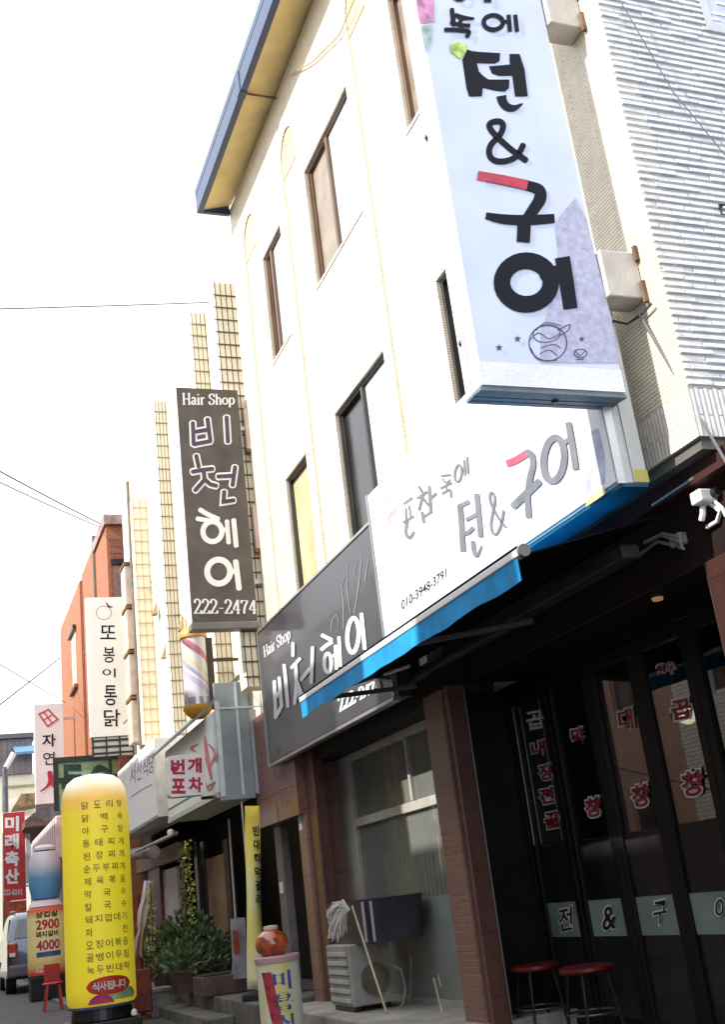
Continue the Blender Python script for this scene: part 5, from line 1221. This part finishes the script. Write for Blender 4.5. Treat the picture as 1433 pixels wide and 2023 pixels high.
# white chicken shop sign
def vertical_sign(name, label, tl, tr, br_, bl, Y, facem, th=.18):
    t = thing(name, label, 'sign', P(*bl, Y=Y))
    xa, xb2 = (P(*tl,Y=Y).x+P(*bl,Y=Y).x)/2, (P(*tr,Y=Y).x+P(*br_,Y=Y).x)/2; za_, zb3 = (P(*bl,Y=Y).z+P(*br_,Y=Y).z)/2, (P(*tl,Y=Y).z+P(*tr,Y=Y).z)/2
    build('cabinet', bx(xa, xb2, Y, Y+th, za_, zb3), MATS['white_cabinet'], t, bevel=.01)
    build('face', bx(xa+.01, xb2-.01, Y-.012, Y-.001, za_+.01, zb3-.01), facem, t)
    build('bracket', MB().bar((xb2,Y+th/2,za_+.4),(xb2+.5,Y+th/2,za_+.4),.06).bar((xb2,Y+th/2,zb3-.4),(xb2+.5,Y+th/2,zb3-.4),.06), m_alu, t)
    return t, xa, xb2, za_, zb3
m_cs = mat('warm_white_face', (.76,.74,.71), .5, .04, 3, .01)
cs, xa, xb2, za_, zb3 = vertical_sign('projecting_sign', 'white vertical sign with black handwritten letters before the orange brick building', (168,1180), (245,1180), (259,1455), (180,1455), 21.8, m_cs)
zq = (0, 1000, 3.372); k = Ink(Y=21.788)
for t_, cx, cy, w_, h_ in (('또',718,840,105,92), ('봉',725,990,78,105), ('이',725,1110,88,58), ('통',735,1260,84,135), ('닭',745,1410,110,115)):
    k.type(t_, [(cx-w_/2,cy-h_/2),(cx+w_/2,cy-h_/2),(cx+w_/2,cy+h_/2),(cx-w_/2,cy+h_/2)], zq, .008)
build('lettering', k.mb, m_ink, cs)
k = Ink(Y=21.788); k.stroke([(705,640),(725,668),(748,670)], [4,16,5], zq).ring((690,710), 50, 45, 3, zq).stroke([(820,1450),(850,1420),(880,1400)], 6, zq); build('rooster_drawing', k.mb, MATS['script_grey'], cs)
ub = MB()
for q in range(3): ub.box(xa+.02, xb2+.04, 21.79, 21.9, za_-.09-.12*q, za_-.05-.12*q)
for q in range(4): ub.box(xa+.02+q*(xb2-xa)/3, xa+.05+q*(xb2-xa)/3, 21.795, 21.9, za_-.38, za_-.01)
build('lower_frame', ub, m_black, cs); build('lower_panel', bx(xa+.03, xb2+.03, 21.81, 21.88, za_-.36, za_-.02), mat('grey_white_panel', (.55,.55,.54), .5), cs)
# green framed sign
gs = thing('signboard', 'green and black framed sign half hidden behind the yellow balloon', 'sign', (2.8, 23.1, 3.5))
gq = [P(108,1500,Y=23), P(242,1498,Y=23), P(242,1595,Y=23), P(108,1592,Y=23)]
gx0, gx1, gz0, gz1 = gq[0].x, gq[1].x, gq[3].z-.1, gq[0].z
build('panel', bx(gx0, gx1, 23.02, 23.1, gz0, gz1), mat('pale_green_panel', (.33,.45,.26), .5, .2, 6), gs)
gm = (gz0+gz1)/2+.08
build('frame', MB().box(gx0-.04, gx1+.02, 22.99, 23.015, gz1-.08, gz1+.03).box(gx0-.04, gx0+.06, 22.99, 23.014, gz0, gz1-.081).box(gx1-.06, gx1+.02, 22.99, 23.014, gz0, gz1-.081).box(gx0+.061, gx1-.061, 22.992, 23.014, gm-.05, gm+.05).box(gx0+(gx1-gx0)*.79, gx0+(gx1-gx0)*.83, 22.993, 23.014, gm+.051, gz1-.082), mat('dark_green_frame', (.012,.025,.016), .5, .3), gs)
k = Ink(Y=23.018); k.type('동', [(120,1510),(165,1510),(166,1590),(121,1590)], None, .05); k.stroke([(182,1530),(195,1518),(212,1525),(205,1540)], [8,14,10,6]); build('lettering', k.mb, mat('deep_green_ink', (.012,.06,.04), .5, .4, 9), gs)
# sign with red figure letter
js, xa, xb2, za_, zb3 = vertical_sign('projecting_sign', 'white vertical sign with red seal mark and red brush letter left of the brick building', (68,1390), (128,1390), (126,1588), (68,1588), 30, mat('cool_white_face', (.74,.74,.77), .5, .04, 3, .01))
k = Ink(Y=29.988, off=.006)
k.stroke([(258,1385),(320,1355),(382,1420),(315,1468)], 11, zq, smooth=False).stroke([(315,1468),(258,1385)], 11, zq, smooth=False).stroke([(290,1372),(345,1445)], 9, zq).stroke([(285,1428),(352,1385)], 9, zq)
build('seal_mark', k.mb, mat('seal_red', (.5,.05,.06), .5, .2, bump=0), js)
k = Ink(Y=29.988, off=.006); k.type('자', [(280,1520),(368,1515),(368,1600),(280,1605)], zq, .02).type('연', [(285,1640),(365,1636),(365,1720),(285,1725)], zq, .005); build('lettering', k.mb, m_ink, js)
k = Ink(Y=29.988, off=.008); k.stroke([(330,1775),(335,1830),(310,1870),(268,1900)], [34,34,16,8], zq).stroke([(335,1820),(360,1870),(415,1900)], [26,20,10], zq); build('lettering', k.mb, mat('brush_crimson', (.42,.015,.06), .5, .2, bump=0), js)
build('lower_panel', MB().box(xa+.0, xb2-.05, 29.99, 30.1, za_-.42, za_-.01), mat('dark_slate_panel', (.12,.12,.15), .5, .3, 8), js)
# red meat shop sign
rsn, xa, xb2, za_, zb3 = vertical_sign('projecting_sign', 'red vertical shop sign with white letters above the parked car', (5,1605), (50,1603), (50,1778), (5,1780), 38, mat('sign_red_face', (.50,.03,.035), .5, .12, 3, .01))
k = Ink(Y=37.988, off=.006)
for q, ch in enumerate('미래축산'): k.type(ch, [(9,1613+34.5*q),(37,1612+34.5*q),(37,1642+34.5*q),(9,1643+34.5*q)], None, .045)
build('lettering', k.mb, m_vw, rsn)
k = Ink(Y=37.988, off=.006); k.type('222-8292', [(5,1757),(44,1756),(44,1768),(5,1769)], None, .03); build('lettering', k.mb, mat('pink_white_ink', (.7,.5,.52), .5), rsn)
lowb = bx(xa, xb2, 37.95, 38.1, za_-.55, za_-.02); build('lower_panel', lowb, mat('orange_red_panel', (.5,.09,.03), .5, .4, 8), rsn)
ws2, *_ = vertical_sign('projecting_sign', 'narrow pale sign behind the red shop sign', (50,1612), (60,1612), (60,1745), (50,1745), 39, MATS['cool_white_face'])
# slanted pink shop sign and brown canopy beyond
ps = thing('signboard', 'pale pink slanted shop fascia behind the shorter inflatable sign', 'sign', (3.2, 34, 3))
XPk = 2.75
build('panel', MB().box(XPk, 3.6, 29.0, 36.5, 2.9, 3.9), mat('pale_pink_fascia', (.70,.56,.55), .5, .12, 5), ps, bevel=.02)
st_ = MB()
for q in range(12): st_.box(XPk-.012, XPk-.002, 29.3+.6*q, 29.42+.6*q, 2.95, 3.85)
build('stripe', st_, mat('rose_stripe', (.55,.30,.32), .5), ps)
cb_ = thing('shop_building', 'low shop building with brown tiled canopy at the end of the row', 'building', (6, 37, 0))
build('wall', MB().box(3.3, 10, 33.02, 45, 0, 4.6), mat('grey_shop_wall', (.3,.28,.26), .7, .2, 2), cb_)
build('canopy', MB().prism([(2.55,36.6,4.35),(2.55,36.6,4.55),(3.29,36.6,5.1),(3.29,36.6,4.35)], (0,7,0)), mat('brown_roof_tile', (.14,.075,.06), .7, .35, 9, .3), cb_)
build('roof', bx(3.2, 10.1, 33.0, 45.1, 4.601, 4.75), mat('brown_roof_tile', (0,0,0)), cb_)
lp_ = thing('utility_pole', 'grey lamp post at the end of the street beside the cream house', 'pole', (P(10,1900,Y=42).x, 42, 0))
xq = P(10,1600,Y=42).x
build('shaft', MB().tube([(xq,42,0),(xq,42,P(10,1515,Y=42).z)], [.14,.10], 12), mat('pole_grey', (.11,.12,.13), .6, .2), lp_, smooth=True)
build('arm', MB().tube([(xq,42,P(12,1520,Y=42).z), (P(27,1488,Y=42).x,42,P(27,1488,Y=42).z)], [.09,.11], 10), m_signwhite, lp_, smooth=True)
# house closing the street
YE = 60
eh = thing('house', 'cream house with grey metal upper wall and blue canopy closing the street', 'house', (4, 61, 0))
def ex(px, py): return P(px, py, Y=YE)
build('wall', bx(-6, 12, YE+.4, YE+8, 0, ex(40,1528).z), mat('cream_house', (.80,.76,.6), .7, .06, 2), eh)
build('upper_wall', bx(-6, ex(64,1500).x, YE+.2, YE+8, ex(40,1528).z+.01, ex(40,1458).z), tile('metal_siding', (.16,.14,.145), (.18,.16,.165), (.11,.1,.1), .3, 6, .03, 'Y', .3, .6, offset=0), eh)
build('roof', bx(-6.2, ex(66,1500).x+.1, YE, YE+8.2, ex(40,1457).z, ex(40,1448).z), mat('dark_roof_edge', (.10,.09,.095), .6), eh)
build('canopy', MB().prism([(ex(26,1480).x, YE-1.6, ex(28,1500).z), (ex(75,1480).x, YE-1.6, ex(28,1500).z), (ex(75,1480).x, YE+.19, ex(28,1478).z), (ex(26,1480).x, YE+.19, ex(28,1478).z)], (0,0,.12)), mat('blue_canopy', (.10,.22,.38), .6, .2, 4), eh)
build('band', bx(ex(14,1550).x, 12, YE+.3, YE+.39, ex(40,1553).z, ex(40,1549).z), mat('olive_band', (.35,.32,.18), .6), eh)
build('porch', MB().prism([(ex(20,1605).x, YE-2, ex(20,1605).z), (ex(36,1578).x, YE-2, ex(36,1578).z), (ex(70,1578).x, YE-2, ex(36,1578).z), (ex(70,1605).x, YE-2, ex(20,1600).z)], (0,2.2,0)), mat('ochre_porch', (.28,.16,.06), .6, .5, 3), eh)

# ================================================================== OTHER SIDE OF THE STREET (behind and left of the camera's view; seen in the glass; narrow block and heights shaped for the shade they cast)
m_opp = tile('pale_brick', (.46,.43,.38), (.52,.49,.43), (.3,.28,.25), .22, .075, .01, 'X', .5, .7, grime=.2)
m_opp2 = mat('grey_render', (.36,.36,.37), .7, .12, 2, .2, grime=.3); m_opp3 = tile('brown_brick', (.28,.15,.10), (.32,.18,.12), (.25,.2,.16), .22, .075, .01, 'X', .5, .7)
opp = [(-6,8.54,7.75,m_opp2,'grey rendered block across the street with plain windows'), (8.545,9.695,9.1,m_opp3,'very narrow brown brick block added across the street to shade the salon front'), (9.7,17.25,9.1,m_opp,'pale brick block across the street with plain windows'),
       (17.255,27.5,9.2,m_opp3,'brown brick block across the street with plain windows'), (27.505,48,9.0,m_opp2,'long grey block across the street at its far end')]
for y0, y1, h, m_, lab in opp:
    t = thing('street_building', lab, 'building', (-4.2, (y0+y1)/2, 0))
    nwin = max(1, int((y1-y0)/2.4)); hs_ = []
    for fl_ in range(3):
        for q in range(nwin):
            if y1-y0 < 2: hs_.append((y0+.25, y1-.25, .9+2.9*fl_, 2.2+2.5*fl_)); continue
            yy = y0+.7+q*(y1-y0-.9)/nwin; hs_.append((yy, yy+1.3, .9+2.9*fl_, 2.4+2.9*fl_))
    lp = [[(y0,0),(y1,0),(y1,h),(y0,h)]]+[[(a,c),(b,c),(b,d),(a,d)] for a, b, c, d in hs_]
    build('wall', MB().slab(lp, lambda u, v: (-4.2, u, v), lambda u, v: (-4.4, u, v)).box(-12, -4.41, y0, y1, 0, h), m_, t)
    for a, b, c, d in hs_:
        w_ = build('window', MB().box(-4.32,-4.26,a+.001,a+.05,c+.001,d-.001).box(-4.32,-4.26,b-.05,b-.001,c+.001,d-.001).box(-4.32,-4.26,a+.05,b-.05,c+.001,c+.05).box(-4.32,-4.26,a+.05,b-.05,d-.05,d-.001), m_alu, t)
        build('pane', bx(-4.30,-4.28,a+.05,b-.05,c+.05,d-.05), m_dkpane, w_)
    build('parapet', bx(-4.5,-4.15,y0,y1,h+.001,h+.15), m_concrete, t)

# ================================================================== WIRES
def wire(label, a, b, sag, r=.008, m=m_wire, name='power_line'):
    pts = []
    for i in range(17):
        t = i/16; p = a.lerp(b, t); p.z -= sag*4*t*(1-t); pts.append(p)
    tagit(build(name, MB().tube(pts, r, 6), m, smooth=True), label, 'cable', 'overhead cables')
def thru(end, px, py, Y, X=-4.2):
    q = P(px, py, Y=Y); k = (X-end.x)/(q.x-end.x); return end+(q-end)*k
m_wgrey = mat('grey_cable', (.16,.16,.17), .6)
e = P(425,597,X=3.58); wire('thin cable crossing the sky to the corner of the cream building', e, thru(e, 0, 606, 12), .03, .009, m_wgrey)
e = P(200,1036,X=3.5); wire('upper cable of the pair reaching the orange brick building roof', e, thru(e, 0, 922, 18), .10, .014, m_wire); wire('lower cable of the pair reaching the orange brick building roof', e+Vector((0,0,-.08)), thru(e, 0, 932, 18), .16, .011, m_wire)
e = P(128,1388,X=3.2); wire('faint low cable above the white seal sign', e, thru(e, 0, 1310, 22), .04, .010, m_wgrey)
e = P(118,1300,X=3.2); wire('dark cable rising rightwards in the lower left sky', e, thru(e, 0, 1390, 24), .02, .015, m_wire)
wire('slack cable running down the tiled corner past the bracket', P(1262,618,X=3.56), P(1455,945,Y=4.10), .0, .008, m_wgrey, 'wall_cable')
tagit(build('wall_cable', MB().tube([P(1212,634,Y=4.5), P(1240,640,X=3.57), P(1268,622,X=3.57), P(1288,600,X=3.57)], .007, 6), m_wire, smooth=True), 'short dark cable hanging below the lower sign bracket', 'cable')
tagit(build('wall_cable', MB().tube([P(1225,0,Y=4.17), P(1330,180,Y=4.17), P(1445,320,Y=4.17)], .004, 6), m_wgrey, smooth=True), 'faint thin cable slanting across the grey tiled end wall', 'cable')
tagit(build('wall_cable', MB().tube([P(700,0,X=3.57), P(670,70,X=3.57), P(620,120,X=3.57), P(570,150,X=3.57)], .008, 6), mat('ochre_cable', (.5,.35,.18), .6), smooth=True), 'thin ochre cable drooping on the wall below the yellow eave', 'cable')
# pendant lamps behind the restaurant glass
m_lamp = mat('lamp_glow', (1.0,.80,.50), .5, 0, bump=0, emis=5.0); m_lamp2 = mat('cool_lamp_glow', (.75,.88,1.0), .5, 0, bump=0, emis=3.0)
for lab, p, m_, r in (('warm round pendant lamp behind the rightmost door glass', P(1357,1412,X=5.2), m_lamp, .075), ('small cool lamp high behind the rightmost door glass', P(1366,1282,X=5.0), m_lamp2, .045)):
    t = thing('pendant_lamp', lab, 'lamp', p)
    build('bulb', MB().lathe(p, [(0,-r),(r*.7,-r*.7),(r,0),(r*.7,r*.6),(0,r*.65)], 16), m_, t, smooth=True)
    build('shade', MB().lathe(p, [(r*.3,r*1.4),(r*1.1,r*.68),(r*1.12,r*.7),(r*.3,r*1.5)], 20), m_black, t, smooth=True)
    build('cord', MB().tube([p+Vector((0,0,r*1.4)), Vector((p.x,p.y,2.9))], .005, 6), m_black, t)
